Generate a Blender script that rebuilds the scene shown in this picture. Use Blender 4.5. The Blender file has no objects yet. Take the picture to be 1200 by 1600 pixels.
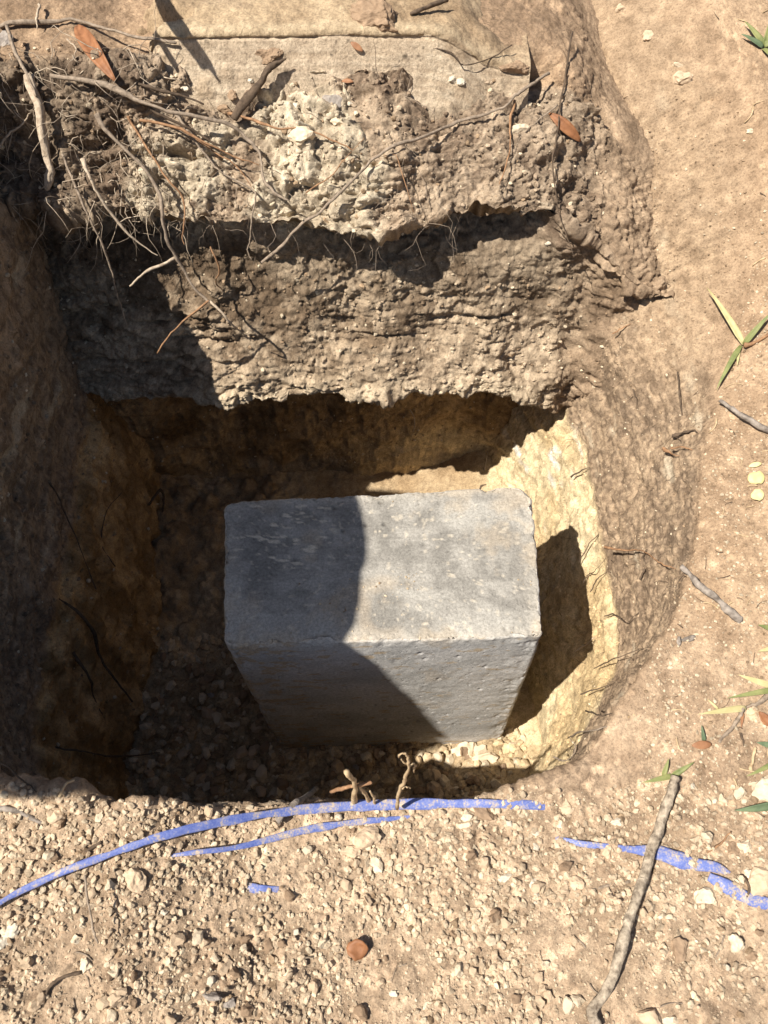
import bpy, bmesh, math, random
import numpy as np
from mathutils import Vector, Matrix

# ------------------------------------------------------------------ camera, sky, sun, exposure
SC = bpy.context.scene
COL = SC.collection
PITCH = math.radians(59.0)
cam_data = bpy.data.cameras.new("camera")
cam = bpy.data.objects.new("camera", cam_data)
COL.objects.link(cam)
cam.location = (0, 0, 0)
cam.rotation_euler = (math.pi / 2 - PITCH, 0, 0)
cam_data.sensor_fit = 'HORIZONTAL'
cam_data.sensor_width = 36.0
cam_data.lens = 36.0
cam_data.clip_start = 0.02
cam_data.clip_end = 500.0
cam_data.dof.use_dof = True
cam_data.dof.focus_distance = 1.18
cam_data.dof.aperture_fstop = 18.0
SC.camera = cam

SUN = Vector((0.585, 0.297, -1.0)).normalized()      # the way the light travels
world = bpy.data.worlds.new("World")
SC.world = world
world.use_nodes = True
wn = world.node_tree
bg = wn.nodes["Background"]
sky = wn.nodes.new("ShaderNodeTexSky")
sky.sky_type = 'NISHITA'
sky.sun_disc = False
sky.dust_density = 1.6
sky.ozone_density = 0.4
sky.sun_elevation = math.asin(-SUN.z)
sky.sun_rotation = math.atan2(-SUN.x, -SUN.y)
wn.links.new(sky.outputs[0], bg.inputs[0])
bg.inputs[1].default_value = 0.05
sun_data = bpy.data.lights.new("sun", 'SUN')
sun_data.energy = 5.0
sun_data.angle = math.radians(0.53)
sun_data.color = (1.0, 0.935, 0.83)
sun = bpy.data.objects.new("sun", sun_data)
COL.objects.link(sun)
sun.rotation_euler = SUN.to_track_quat('-Z', 'Y').to_euler()
SC.view_settings.view_transform = 'Standard'
SC.view_settings.look = 'None'
SC.view_settings.exposure = 0.84
SC.view_settings.gamma = 1.0
SC.view_settings.use_curve_mapping = False

rng = np.random.default_rng(7)
random.seed(7)

# ------------------------------------------------------------------ noise
def _h(ix, iy, iz, seed):
    n = (ix.astype(np.uint32) * np.uint32(374761393) + iy.astype(np.uint32) * np.uint32(668265263)
         + iz.astype(np.uint32) * np.uint32(2246822519) + np.uint32((seed * 3266489917) & 0xffffffff))
    n = (n ^ (n >> np.uint32(15))) * np.uint32(2246822519)
    n = (n ^ (n >> np.uint32(13))) * np.uint32(3266489917)
    n = n ^ (n >> np.uint32(16))
    return n.astype(np.float32) * np.float32(1.0 / 4294967296.0)

def vnoise(p, f, seed=0):
    """value noise in [-1,1]; p (N,3), f scalar or 3-vector frequency"""
    q = p.astype(np.float32) * np.asarray(f, np.float32) + 1000.0
    i = np.floor(q).astype(np.int64)
    t = q - i
    t = t * t * t * (t * (t * 6 - 15) + 10)
    x, y, z = i[:, 0], i[:, 1], i[:, 2]
    a, b, c = t[:, 0], t[:, 1], t[:, 2]
    def L(u, v, w): return u + (v - u) * w
    r = L(L(L(_h(x, y, z, seed), _h(x + 1, y, z, seed), a), L(_h(x, y + 1, z, seed), _h(x + 1, y + 1, z, seed), a), b),
          L(L(_h(x, y, z + 1, seed), _h(x + 1, y, z + 1, seed), a), L(_h(x, y + 1, z + 1, seed), _h(x + 1, y + 1, z + 1, seed), a), b), c)
    return r * 2 - 1

def fbm(p, f, o=4, seed=0, gain=0.5, lac=2.07):
    f = np.asarray(f, np.float32)
    s = 0; a = 1; w = 0
    for k in range(o):
        s = s + a * vnoise(p, f, seed + 17 * k); w += a
        a *= gain; f = f * lac
    return s / w

def ridged(p, f, o=3, seed=0):
    s = 0; a = 1; w = 0; f = np.asarray(f, np.float32)
    for k in range(o):
        s = s + a * (1 - np.abs(vnoise(p, f, seed + 13 * k)) * 2); w += a
        a *= .5; f = f * 2.1
    return s / w

def worley(p, f, seed=0, flat=False):
    """F1, F2 (in cell units) and a random id per cell; flat uses xy only"""
    q = p.astype(np.float32) * np.float32(f) + 1000.0
    i = np.floor(q).astype(np.int64)
    N = len(p)
    f1 = np.full(N, 9, np.float32); f2 = np.full(N, 9, np.float32); cid = np.zeros(N, np.float32)
    for dx in (-1, 0, 1):
        for dy in (-1, 0, 1):
            for dz in ((0,) if flat else (-1, 0, 1)):
                cx, cy = i[:, 0] + dx, i[:, 1] + dy
                cz = np.zeros_like(cx) if flat else i[:, 2] + dz
                d = (cx + _h(cx, cy, cz, seed) - q[:, 0]) ** 2 + (cy + _h(cx, cy, cz, seed + 1) - q[:, 1]) ** 2
                if not flat:
                    d = d + (cz + _h(cx, cy, cz, seed + 2) - q[:, 2]) ** 2
                m = d < f1
                f2 = np.where(m, f1, np.minimum(f2, d))
                cid = np.where(m, _h(cx, cy, cz, seed + 3), cid)
                f1 = np.where(m, d, f1)
    return np.sqrt(f1), np.sqrt(f2), cid

def sstep(a, b, x):
    t = np.clip((x - a) / (b - a), 0, 1)
    return t * t * (3 - 2 * t)

def mixc(a, b, t):
    return np.asarray(a, np.float32) * (1 - t[:, None]) + np.asarray(b, np.float32) * t[:, None]

def pchip(xs, Y, xq):
    """smooth monotone-ish interpolation of rows Y (n,k) at xs, evaluated at xq"""
    xs = np.asarray(xs, float); Y = np.asarray(Y, float)
    h = np.diff(xs)[:, None]; d = np.diff(Y, axis=0) / h
    m = np.zeros_like(Y); m[0] = d[0]; m[-1] = d[-1]
    s = d[:-1] * d[1:]
    w1 = 2 * h[1:] + h[:-1]; w2 = h[1:] + 2 * h[:-1]
    with np.errstate(divide='ignore', invalid='ignore'):
        hm = (w1 + w2) / (w1 / d[:-1] + w2 / d[1:])
    m[1:-1] = np.where(s > 0, hm, 0)
    k = np.clip(np.searchsorted(xs, xq) - 1, 0, len(xs) - 2)
    H = h[k]; t = ((xq - xs[k]) / H[:, 0])[:, None]
    return ((2 * t**3 - 3 * t**2 + 1) * Y[k] + (t**3 - 2 * t**2 + t) * H * m[k]
            + (-2 * t**3 + 3 * t**2) * Y[k + 1] + (t**3 - t**2) * H * m[k + 1])

# ------------------------------------------------------------------ mesh helpers
ALB = 0.83
def mesh_np(name, V, F, col=None, smooth=True):
    me = bpy.data.meshes.new(name)
    V = np.ascontiguousarray(V, np.float32); F = np.ascontiguousarray(F, np.int32)
    n = F.shape[1]
    me.vertices.add(len(V)); me.vertices.foreach_set("co", V.ravel())
    me.loops.add(F.size); me.loops.foreach_set("vertex_index", F.ravel())
    me.polygons.add(len(F))
    me.polygons.foreach_set("loop_start", np.arange(0, F.size, n, dtype=np.int32))
    me.polygons.foreach_set("use_smooth", np.full(len(F), smooth))
    me.update(calc_edges=True)
    if col is not None:
        a = me.attributes.new("albedo", 'FLOAT_COLOR', 'POINT')
        c = np.ones((len(V), 4), np.float32); c[:, :3] = np.asarray(col) * ALB
        a.data.foreach_set("color", c.ravel())
    return me

def add(name, me, mat=None, parent=None, label=None, cat=None, group=None, kind=None):
    o = bpy.data.objects.new(name, me)
    COL.objects.link(o)
    if mat is not None and me is not None and len(me.materials) == 0: me.materials.append(mat)
    if parent is not None: o.parent = parent
    if label: o["label"] = label
    if cat: o["category"] = cat
    if group: o["group"] = group
    if kind: o["kind"] = kind
    return o

def grid_faces(nu, nv, flip=False):
    i = np.arange(nu * nv).reshape(nu, nv)
    F = np.stack([i[:-1, :-1], i[1:, :-1], i[1:, 1:], i[:-1, 1:]], -1).reshape(-1, 4)
    return F[:, ::-1] if flip else F

def grid_normals(P, flip=False):
    du = np.gradient(P, axis=0); dv = np.gradient(P, axis=1)
    n = np.cross(du, dv); n /= np.linalg.norm(n, axis=2, keepdims=True) + 1e-12
    return -n if flip else n

# ------------------------------------------------------------------ materials
def new_mat(name):
    m = bpy.data.materials.new(name); m.use_nodes = True
    nt = m.node_tree; b = nt.nodes["Principled BSDF"]
    b.inputs["Roughness"].default_value = 0.95
    b.inputs["Specular IOR Level"].default_value = 0.15
    return m, nt, b

def nd(nt, t, **kw):
    n = nt.nodes.new(t)
    for k, v in kw.items():
        if hasattr(n, k): setattr(n, k, v)
        else: n.inputs[k].default_value = v
    return n

def ramp(nt, stops):
    r = nt.nodes.new("ShaderNodeValToRGB")
    e = r.color_ramp.elements
    while len(e) < len(stops): e.new(0.5)
    for k, (p, c) in enumerate(stops):
        e[k].position = p; e[k].color = (*c, 1) if len(c) == 3 else c
    return r

def soil_mat(name, bump=0.35, speck=0.5):
    m, nt, b = new_mat(name)
    L = nt.links.new
    at = nd(nt, "ShaderNodeAttribute", attribute_name="albedo")
    tc = nd(nt, "ShaderNodeTexCoord")
    n1 = nd(nt, "ShaderNodeTexNoise", Scale=300.0, Detail=5.0, Roughness=0.8); L(tc.outputs["Object"], n1.inputs["Vector"])
    n2 = nd(nt, "ShaderNodeTexNoise", Scale=60.0, Detail=5.0, Roughness=0.65); L(tc.outputs["Object"], n2.inputs["Vector"])
    r1 = ramp(nt, [(0.28, (1 - speck,) * 3), (0.5, (1.0,) * 3), (0.74, (1 + speck * .45,) * 3)])
    L(n1.outputs["Fac"], r1.inputs[0])
    r2 = ramp(nt, [(0.32, (0.72, 0.69, 0.66)), (0.68, (1.22, 1.22, 1.20))])
    L(n2.outputs["Fac"], r2.inputs[0])
    m1 = nd(nt, "ShaderNodeMix", data_type='RGBA', blend_type='MULTIPLY'); m1.inputs[0].default_value = 1
    L(at.outputs["Color"], m1.inputs[6]); L(r1.outputs[0], m1.inputs[7])
    m2 = nd(nt, "ShaderNodeMix", data_type='RGBA', blend_type='MULTIPLY'); m2.inputs[0].default_value = 1
    L(m1.outputs[2], m2.inputs[6]); L(r2.outputs[0], m2.inputs[7])
    L(m2.outputs[2], b.inputs["Base Color"])
    bm = nd(nt, "ShaderNodeBump", Strength=bump, Distance=0.0045)
    n3 = nd(nt, "ShaderNodeTexNoise", Scale=260.0, Detail=6.0, Roughness=0.75); L(tc.outputs["Object"], n3.inputs["Vector"])
    L(n3.outputs["Fac"], bm.inputs["Height"]); L(bm.outputs[0], b.inputs["Normal"])
    return m

def plain_mat(name, c0, c1, scale=80, rough=0.85, stretch=(1, 1, 1), bump=0.3, dist=0.002, spec=0.2):
    m, nt, b = new_mat(name); L = nt.links.new
    tc = nd(nt, "ShaderNodeTexCoord"); mp = nd(nt, "ShaderNodeMapping"); mp.inputs["Scale"].default_value = stretch
    L(tc.outputs["Object"], mp.inputs[0])
    n = nd(nt, "ShaderNodeTexNoise", Scale=scale, Detail=6.0, Roughness=0.65); L(mp.outputs[0], n.inputs["Vector"])
    r = ramp(nt, [(0.32, c0), (0.68, c1)]); L(n.outputs["Fac"], r.inputs[0]); L(r.outputs[0], b.inputs["Base Color"])
    bm = nd(nt, "ShaderNodeBump", Strength=bump, Distance=dist); L(n.outputs["Fac"], bm.inputs["Height"]); L(bm.outputs[0], b.inputs["Normal"])
    b.inputs["Roughness"].default_value = rough; b.inputs["Specular IOR Level"].default_value = spec
    return m

SOIL = soil_mat("soil", .75, .62)
CRUMB = soil_mat("crumb_soil", bump=0.5, speck=0.4)

# albedo palette (linear)
TAN = (0.46, 0.325, 0.215)
TANP = (0.55, 0.425, 0.30)
TAND = (0.27, 0.185, 0.12)
BROWN = (0.24, 0.172, 0.118)
GREYB = (0.33, 0.26, 0.195)
PALE = (0.60, 0.51, 0.385)
OCHRE = (0.58, 0.41, 0.215)
OCHD = (0.33, 0.205, 0.095)

# ------------------------------------------------------------------ pit rim, walls and open ground (one C-shaped sheet)
# rim stations: x, y, z_rim | nL zL : ledge between soil and limestone | nl : below ledge | nb zb : wall foot | ground rise at n=.06 .25 .8
RIM = [
 ( .34, 1.70, -.57, -.26, -1.10, -.27, -.35, -1.54, .00, .02, .05),
 ( .45, 1.30, -.615, -.23, -1.12, -.25, -.33, -1.54, .01, .03, .06),
 ( .525, 1.03, -.725, -.20, -1.14, -.225, -.305, -1.54, .02, .05, .09),
 ( .51, .86, -.84, -.155, -1.15, -.175, -.25, -1.54, .025, .055, .09),
 ( .462, .68, -.90, -.092, -1.15, -.108, -.19, -1.53, .02, .045, .07),
 ( .432, .55, -.92, -.060, -1.15, -.074, -.155, -1.50, .015, .03, .05),
 ( .384, .42, -.94, -.015, -1.15, -.03, -.085, -1.45, .01, .02, .03),
 ( .293, .30, -.96, .005, -1.15, .0, -.02, -1.42, .005, .01, .02),
 ( .218, .213, -.978, .01, -1.15, .01, .0, -1.45, .0, .0, .01),
 ( .11, .188, -.988, .01, -1.15, .01, .0, -1.54, .0, .0, .0),
 (-.03, .187, -.986, .01, -1.15, .01, .0, -1.55, .0, .0, .0),
 (-.18, .180, -.955, .01, -1.15, .01, .0, -1.55, .0, .0, -.02),
 (-.30, .172, -.90, .01, -1.15, .01, .0, -1.55, -.005, -.03, -.07),
 (-.42, .185, -.90, .01, -1.15, .0, -.0, -1.55, .0, .0, -.03),
 (-.51, .26, -.93, .0, -1.15, -.0, -.03, -1.55, .0, .0, .0),
 (-.545, .40, -.92, -.0, -1.15, -.01, -.05, -1.55, .01, .02, .03),
 (-.54, .58, -.78, -.0, -1.15, -.015, -.055, -1.55, .01, .03, .05),
 (-.545, .80, -.605, -.0, -1.12, -.015, -.04, -1.55, .02, .04, .08),
 (-.56, 1.02, -.555, -.0, -1.10, -.01, -.03, -1.55, .02, .04, .08),
 (-.60, 1.40, -.57, -.0, -1.10, .0, .0, -1.55, .01, .02, .05),
 (-.62, 1.75, -.55, -.0, -1.10, .0, .0, -1.55, .0, .0, .02),
]
R = np.array(RIM)
cl = np.r_[0, np.cumsum(np.linalg.norm(np.diff(R[:, :2], axis=0), axis=1))]
fine = np.linspace(0, cl[-1], 4000)
# smooth path (Catmull-like through pchip per coordinate, then a box blur for round corners)
tab = pchip(cl, R, fine)
ker = np.hanning(221); ker /= ker.sum()
pad = np.r_[np.repeat(tab[:1], 110, 0), tab, np.repeat(tab[-1:], 110, 0)]
tab2 = np.stack([np.convolve(pad[:, k], ker, 'valid') for k in range(2)], 1)
tab[110:-110, :2] = tab2[110:-110]
# uneven station density: dense where the picture looks closely
yy, xx = tab[:, 1], tab[:, 0]
step = np.where((yy > 1.18), 0.010, np.where(xx < -.44, 0.0032, 0.0019))
dens = np.r_[0, np.cumsum(np.linalg.norm(np.diff(tab[:, :2], axis=0), axis=1) / step[1:])]
nu = int(dens[-1])
tq = np.interp(np.linspace(0, dens[-1], nu), dens, fine)
ST = np.stack([np.interp(tq, fine, tab[:, k]) for k in range(tab.shape[1])], 1)
tan = np.gradient(ST[:, :2], axis=0); tan /= np.linalg.norm(tan, axis=1, keepdims=True)
nor = np.stack([-tan[:, 1], tan[:, 0]], 1)
kk = np.hanning(91); kk /= kk.sum()
npad = np.r_[np.repeat(nor[:1], 45, 0), nor, np.repeat(nor[-1:], 45, 0)]
nor = np.stack([np.convolve(npad[:, k], kk, 'valid') for k in range(2)], 1)
nor /= np.linalg.norm(nor, axis=1, keepdims=True)
# travelling from right-back to near to left-back: outward is to the left of travel? make sure
cen = np.array([-.05, .6])
if np.mean(np.sum((ST[:, :2] - cen) * nor, axis=1)) < 0: nor = -nor
x, y, zr, nL, zL, nl, nb, zb, g1, g2, g3 = ST.T
z0 = np.zeros_like(x)
rnd = sstep(.60, .95, y) * (x > 0)
KN = np.stack([nb, nb, (nb + nl) / 2 , nl, nL, nL * (.50 + .30 * rnd), nL * (.06 + .32 * rnd), z0 + .010 + .03 * rnd, z0 + .06, z0 + .25, z0 + .8, z0 + 3, z0 + 40], 1)
KZ = np.stack([zb - .2, zb, (zb + zL) / 2 - .04, zL - .05, zL, (zL + zr) / 2 + .02 * rnd, zr - .022 - .048 * rnd, zr + g1 * .2 + .004 * rnd, zr + g1, zr + g2, zr + g3, zr + g3, zr * 0 - .8], 1)
seg_n = [14, 70, 50, 26, 54, 54, 22, 26, 100, 60, 26, 8]
tv = np.concatenate([[0]] + [k + np.arange(1, n + 1) / n for k, n in enumerate(seg_n)])
CN = pchip(np.arange(13), KN.T, tv).T
CZ = pchip(np.arange(13), KZ.T, tv).T
P = np.stack([x[:, None] + nor[:, :1] * CN, y[:, None] + nor[:, 1:] * CN, CZ], -1)
nu, nv = P.shape[:2]
N = grid_normals(P)
mid = P.shape[0] // 2
# normals must look into the pit / up
if N[mid, -30, 2] < 0: N = -N; flipC = True
else: flipC = False
p = P.reshape(-1, 3); n = N.reshape(-1, 3)
T = np.broadcast_to(tv, (nu, nv)).ravel()
ny = np.broadcast_to(nor[:, 1:], (nu, nv)).ravel(); nx = np.broadcast_to(nor[:, :1], (nu, nv)).ravel()
sideR = sstep(.25, .8, nx); sideL = sstep(.25, .8, -nx); near = sstep(.35, .8, -ny)
wall = 1 - sstep(6.2, 7.2, T)             # 1 on walls, 0 on open ground
low = 1 - sstep(3.7, 4.05, T + .12 * fbm(p, 30, 2, 5))  # limestone layer below the ledge
grd = sstep(6.6, 7.3, T)
onn = np.clip(1.6 - np.linalg.norm(p[:, :2] - np.array([0, .6]), axis=1), 0, 1)
# --- relief
d = np.zeros(len(p), np.float32)
big = fbm(p, 5, 3, 1)
d += .016 * big * (.5 + .5 * wall)
# wall: tool marks running along y, chips and small holes
stri = fbm(p, (150, 5, 170), 3, 21, .6)
stri2 = fbm(p, (260, 9, 300), 2, 22)
rough = fbm(p, 38, 4, 23)
chips = np.clip(ridged(p, 22, 3, 24) - .45, 0, 1)
upw = wall * (1 - low)
d += upw * (.0017 * stri + .0009 * stri2 + .005 * rough + .0042 * fbm(p, 95, 4, 26, .65) - .016 * chips * sstep(-.1, .3, fbm(p, 9, 2, 25)))
d -= upw * .006 * np.clip(ridged(p, (70, 26, 70), 3, 30) - .55, 0, 1)
mk = fbm(p, (34, 3.0, 40), 2, 38)
d -= upw * sideR * (.0035 * sstep(.12, .20, mk) + .0025 * sstep(-.30, -.24, mk)) * sstep(-.2, .3, fbm(p, 5, 2, 39))
hol = np.clip(.34 - worley(p, 26, 31)[0], 0, 1) * sstep(.15, .45, fbm(p, 6, 2, 33))
d -= upw * hol * .05
d += wall * low * (.009 * fbm(p, 16, 4, 27) + .006 * rough + .003 * fbm(p, 90, 3, 28) - .008 * np.clip(ridged(p, 30, 3, 36) - .55, 0, 1))
d += wall * low * sideL * (.012 * ridged(p, (20, 20, 9), 3, 29) + .010 * fbm(p, 30, 4, 34))
d += upw * sideL * .010 * fbm(p, 26, 4, 35)
# near-rim crust edge crumbles
edge = np.exp(-((T - 6.9) / .55) ** 2)
d += edge * near * .026 * fbm(p, 6, 2, 43)
d += edge * (.022 * fbm(p, 11, 3, 41) + .008 * fbm(p, 45, 3, 42)) * (.4 + near * 1.0 + .3 * sideL) * (1 - .75 * sstep(.12, .3, p[:, 0]) * sstep(.2, .26, p[:, 1]))
# open ground
wp = p + np.stack([fbm(p, 55, 2, 46), fbm(p, 55, 2, 47), p[:, 0] * 0], 1) * .006
f1, f2, cid = worley(wp, 62, 51, flat=True)
g1a, g2a, gid = worley(wp, 125, 55, flat=True)
h1a, h2a, hid = worley(wp, 28, 59, flat=True)
gravelly = np.clip(near * 1.0 + .9 * sstep(.30, .2, p[:, 1] + .05 * fbm(p, 9, 2, 66)), 0, 1)
gravelly = np.where((sideR > .3) & (p[:, 1] > .22), np.minimum(gravelly, sstep(8.2, 9.0, T + .4 * fbm(p, 9, 2, 66)) * .8), gravelly)        # clods near the viewer, fine dust on the right
# distance from the rim outwards on the right
smooth_lip = sideR * sstep(.12, .0, np.abs(T - 8.0) * .1)
patch = sstep(-.25, .3, fbm(p, 7, 3, 61))
dome1 = np.sqrt(np.clip(1 - (f1 / (.34 + .3 * cid)) ** 2, 0, 1)) * (cid > .25)
dome2 = np.sqrt(np.clip(1 - (g1a / (.36 + .28 * gid)) ** 2, 0, 1)) * (gid > .12)
dome3 = np.sqrt(np.clip(1 - (h1a / (.25 + .3 * hid)) ** 2, 0, 1)) * (hid > .62)
d += grd * gravelly * (.0034 * dome1 * patch * (cid > .5) + .0016 * dome2 + .006 * dome3 * patch * (hid > .8))
d += grd * (1 - gravelly) * (.0009 * dome2 * patch + .0022 * fbm(p, 40, 4, 63) + .0020 * dome1 * (cid > .82) * patch)
d += grd * .0045 * fbm(p, 22, 4, 64, .6) + grd * .0012 * fbm(p, 200, 2, 65)
d += grd * sideR * .012 * fbm(p, 7, 3, 67)
d *= np.where(T > 10.8, .2, 1)
pd = p + n * d[:, None]
# --- albedo
c = mixc(TAND, TAN, sstep(-.7, .5, fbm(p, 18, 4, 71) + .5 * fbm(p, 130, 2, 72)))
c = c * (1 - grd[:, None]) + grd[:, None] * (mixc((.36, .25, .162), (.52, .375, .25), sstep(-.6, .6, .7 * fbm(p, 30, 3, 73) + .6 * fbm(p, 6, 3, 82))) * (1 + near[:, None] * np.array((.18, .24, .32))))
cw = mixc((.22, .16, .112), (.47, .35, .24), sstep(-.5, .5, .45 * stri * sstep(.45, -.1, fbm(p, 4, 2, 83)) + .75 * fbm(p, (44, 24, 44), 5, 74, .68) + .25 * fbm(p, 7, 2, 84) + .7 * fbm(p, 150, 2, 80)))
cw = mixc((1, 1, 1), (1, 1, 1), sideR) * cw
cal = sstep(.35, .62, fbm(p, (30, 11, 30), 4, 75)) * .75          # chalky smears
cw = cw * (1 - cal[:, None]) + np.array(PALE) * cal[:, None]
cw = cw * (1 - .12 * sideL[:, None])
bl = (sstep(.66, .95, p[:, 1]) * sideR * sstep(4.6, 6.4, T + .8 * fbm(p, 8, 3, 85)) * .7)[:, None]
cw = cw * (1 - bl) + mixc((.36, .255, .165), (.53, .39, .26), sstep(-.5, .5, fbm(p, 26, 5, 86, .65))) * bl
c = c * (1 - upw[:, None]) + cw * upw[:, None]
co = mixc((.66, .50, .29), (.80, .66, .43), sstep(-.4, .4, fbm(p, 9, 4, 76)))
co = co * (.70 + .30 * sstep(-.5, .1, fbm(p, 60, 4, 77)))[:, None]
white = sstep(.3, .55, fbm(p, (16, 16, 26), 3, 78)) * sstep(.7, .9, p[:, 1]) * sideR
co = co * (1 - white[:, None]) + np.array((.80, .76, .68)) * white[:, None]
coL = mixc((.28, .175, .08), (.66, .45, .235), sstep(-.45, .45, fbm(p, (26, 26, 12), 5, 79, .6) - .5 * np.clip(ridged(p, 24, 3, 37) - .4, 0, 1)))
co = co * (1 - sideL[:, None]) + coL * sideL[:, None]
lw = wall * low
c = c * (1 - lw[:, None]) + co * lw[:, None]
ct = .82 + .36 * cid * (dome1 > .05) + .26 * (gid - .4) * (dome2 > .1)
ct = ct + .22 * (dome1 > .05) * (cid > .93) + .4 * (dome2 > .1) * (gid > .95)
ct = np.where(gravelly > .3, ct, .97 + .12 * (hid - .5) + .30 * (dome2 > .1) * (gid > .92) - .1 * (gid < .06) * (dome2 > .1))
c = c * (1 + grd * (ct - 1))[:, None]
C_V, C_T, C_N, C_grd, C_near, C_sideR = pd, T, n, grd, near, sideR
c = np.clip(c, .02, .85)
C_col = c
ground = add("ground", mesh_np("ground", pd, grid_faces(nu, nv, flipC), c), SOIL, kind="structure")

# ------------------------------------------------------------------ back bank (overhanging sheet)
XB = np.array([-.80, -.56, -.45, -.36, -.28, -.15, 0, .12, .22, .30, .36, .45, .62])
def row(*v): return np.array(v, float)
# knots (y,z) : foot.. undercut.. lip.. slope.. recess.. overhang.. root zone.. top
BY = np.stack([
 row(1.03,1.03,1.03,1.03,1.03,1.03,1.03,1.03,1.03,1.03,1.03,1.03,1.03),     # 0 under floor
 row(1.00,1.00,1.01,1.02,1.03,1.035,1.035,1.035,1.03,1.01,.98,.98,1.0),     # 1 foot
 row(1.00,1.00,1.02,1.04,1.05,1.055,1.055,1.055,1.05,1.03,1.00,1.0,1.0),    # 2 mid
 row(.97,.97,.99,1.01,1.03,1.04,1.04,1.04,1.03,1.01,1.00,1.0,1.0),          # 3 under lip
 row(.95,.95,.95,.945,.935,.935,.935,.935,.935,.945,.96,1.0,1.0),           # 4 lip underside
 row(.92,.92,.915,.905,.888,.886,.885,.885,.887,.90,.94,.99,1.0),            # 5 lip
 row(.96,.96,.955,.95,.94,.94,.94,.94,.942,.95,.975,1.0,1.02),               # 6 slope mid
 row(1.02,1.02,1.01,1.005,1.0,1.0,.998,.995,.995,.995,1.01,1.04,1.08),      # 7 slope top
 row(1.08,1.08,1.07,1.07,1.05,1.055,1.065,1.065,1.055,1.02,1.03,1.06,1.1),  # 8 recess back
 row(1.07,1.07,1.06,1.06,1.045,1.05,1.06,1.06,1.045,1.02,1.035,1.07,1.12),  # 9 recess roof
 row(.99,.98,.98,.975,.965,.962,.965,.972,.98,1.0,1.045,1.09,1.15),         # 10 overhang edge
 row(1.04,1.03,1.035,1.04,1.035,1.035,1.04,1.045,1.05,1.06,1.08,1.12,1.2),  # 11 root zone
 row(1.09,1.09,1.095,1.105,1.13,1.135,1.135,1.135,1.135,1.14,1.15,1.19,1.3),# 12 footing foot
 row(1.16,1.16,1.16,1.165,1.165,1.165,1.165,1.165,1.17,1.18,1.21,1.26,1.38),# 13
 row(1.30,1.30,1.30,1.30,1.30,1.30,1.30,1.30,1.30,1.31,1.34,1.4,1.5),       # 14
 row(1.75,1.75,1.75,1.75,1.75,1.75,1.75,1.75,1.75,1.75,1.75,1.75,1.75),     # 15
])
BZ = np.stack([
 row(*[-1.75]*13),
 row(*[-1.55]*13),
 row(*[-1.35]*13),
 row(-1.18,-1.18,-1.18,-1.18,-1.17,-1.16,-1.16,-1.16,-1.17,-1.2,-1.25,-1.25,-1.25),
 row(-1.12,-1.12,-1.125,-1.115,-1.10,-1.095,-1.085,-1.09,-1.10,-1.14,-1.21,-1.22,-1.22),
 row(-1.105,-1.105,-1.11,-1.10,-1.08,-1.07,-1.06,-1.062,-1.072,-1.115,-1.19,-1.2,-1.2),
 row(-.985,-.985,-.985,-.975,-.965,-.96,-.955,-.955,-.96,-.98,-1.05,-1.07,-1.08),
 row(-.86,-.86,-.865,-.86,-.85,-.845,-.84,-.838,-.84,-.86,-.93,-.96,-1.0),
 row(-.80,-.80,-.805,-.805,-.80,-.795,-.79,-.785,-.79,-.82,-.89,-.93,-.96),
 row(-.755,-.75,-.755,-.755,-.752,-.748,-.745,-.742,-.75,-.80,-.87,-.91,-.94),
 row(-.74,-.745,-.75,-.755,-.76,-.758,-.756,-.756,-.765,-.785,-.84,-.88,-.91),
 row(-.68,-.68,-.685,-.69,-.705,-.70,-.698,-.70,-.71,-.735,-.80,-.84,-.86),
 row(-.60,-.60,-.60,-.612,-.645,-.65,-.65,-.65,-.66,-.69,-.75,-.79,-.81),
 row(-.60,-.60,-.605,-.62,-.62,-.62,-.62,-.625,-.635,-.66,-.72,-.76,-.77),
 row(-.58,-.58,-.59,-.61,-.61,-.61,-.61,-.61,-.615,-.64,-.69,-.72,-.73),
 row(*[-.585]*13),
])
nbx = 690
ub = np.linspace(-.78, .60, nbx)
KY = pchip(XB, BY.T, ub); KZb = pchip(XB, BZ.T, ub)
def n1(f, sd): return vnoise(np.stack([ub, ub * 0, ub * 0], 1), f, sd)
w_ = n1(6, 501) * .6 + n1(14, 502) * .4; w2_ = n1(7, 503) * .6 + n1(17, 504) * .4; w3_ = n1(5, 505) * .7 + n1(12, 506) * .3
bulge = np.exp(-((ub + .085) / .06) ** 2)
i0 = int(np.argmin(np.abs(ub - .25))); fr = sstep(.25, .34, ub + .02 * n1(15, 509))[:, None]; ex = np.clip(ub - .25, 0, 1)[:, None]
KY[:, 6:15] = KY[:, 6:15] * (1 - fr) + (KY[i0, 6:15] - .30 * ex + .012 * n1(18, 511)[:, None]) * fr
KZb[:, 9:15] = KZb[:, 9:15] * (1 - fr) + (KZb[i0, 9:15] - .62 * ex + .010 * n1(16, 510)[:, None]) * fr
KZb[:, 7:9] = KZb[:, 7:9] * (1 - fr) + (KZb[i0, 7:9] - .55 * ex) * fr
for r_ in (10,): KZb[:, r_] += -.020 * bulge + .018 * w_; KY[:, r_] += -.014 * bulge + .018 * w2_
KZb[:, 9] += .012 * w_; KY[:, 8] += .025 * w3_ * 1.0; KY[:, 9] += .022 * w3_
shal = np.exp(-((ub + .27) / .05) ** 2) * .6 + 1.0 * np.exp(-((ub + .17) / .09) ** 2) + .45 * np.exp(-((ub + .05) / .05) ** 2) + sstep(.16, .30, ub) * .7
shal = np.clip(shal, 0, 1.05); KY[:, 9] -= .06 * shal; KY[:, 8] -= .05 * shal; KZb[:, 7] += .016 * shal; KZb[:, 8] += .012 * shal; KY[:, 7] -= .012 * shal
KY[:, 11] += .014 * w2_ - .012 * bulge; KZb[:, 11] += .010 * w3_
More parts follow.
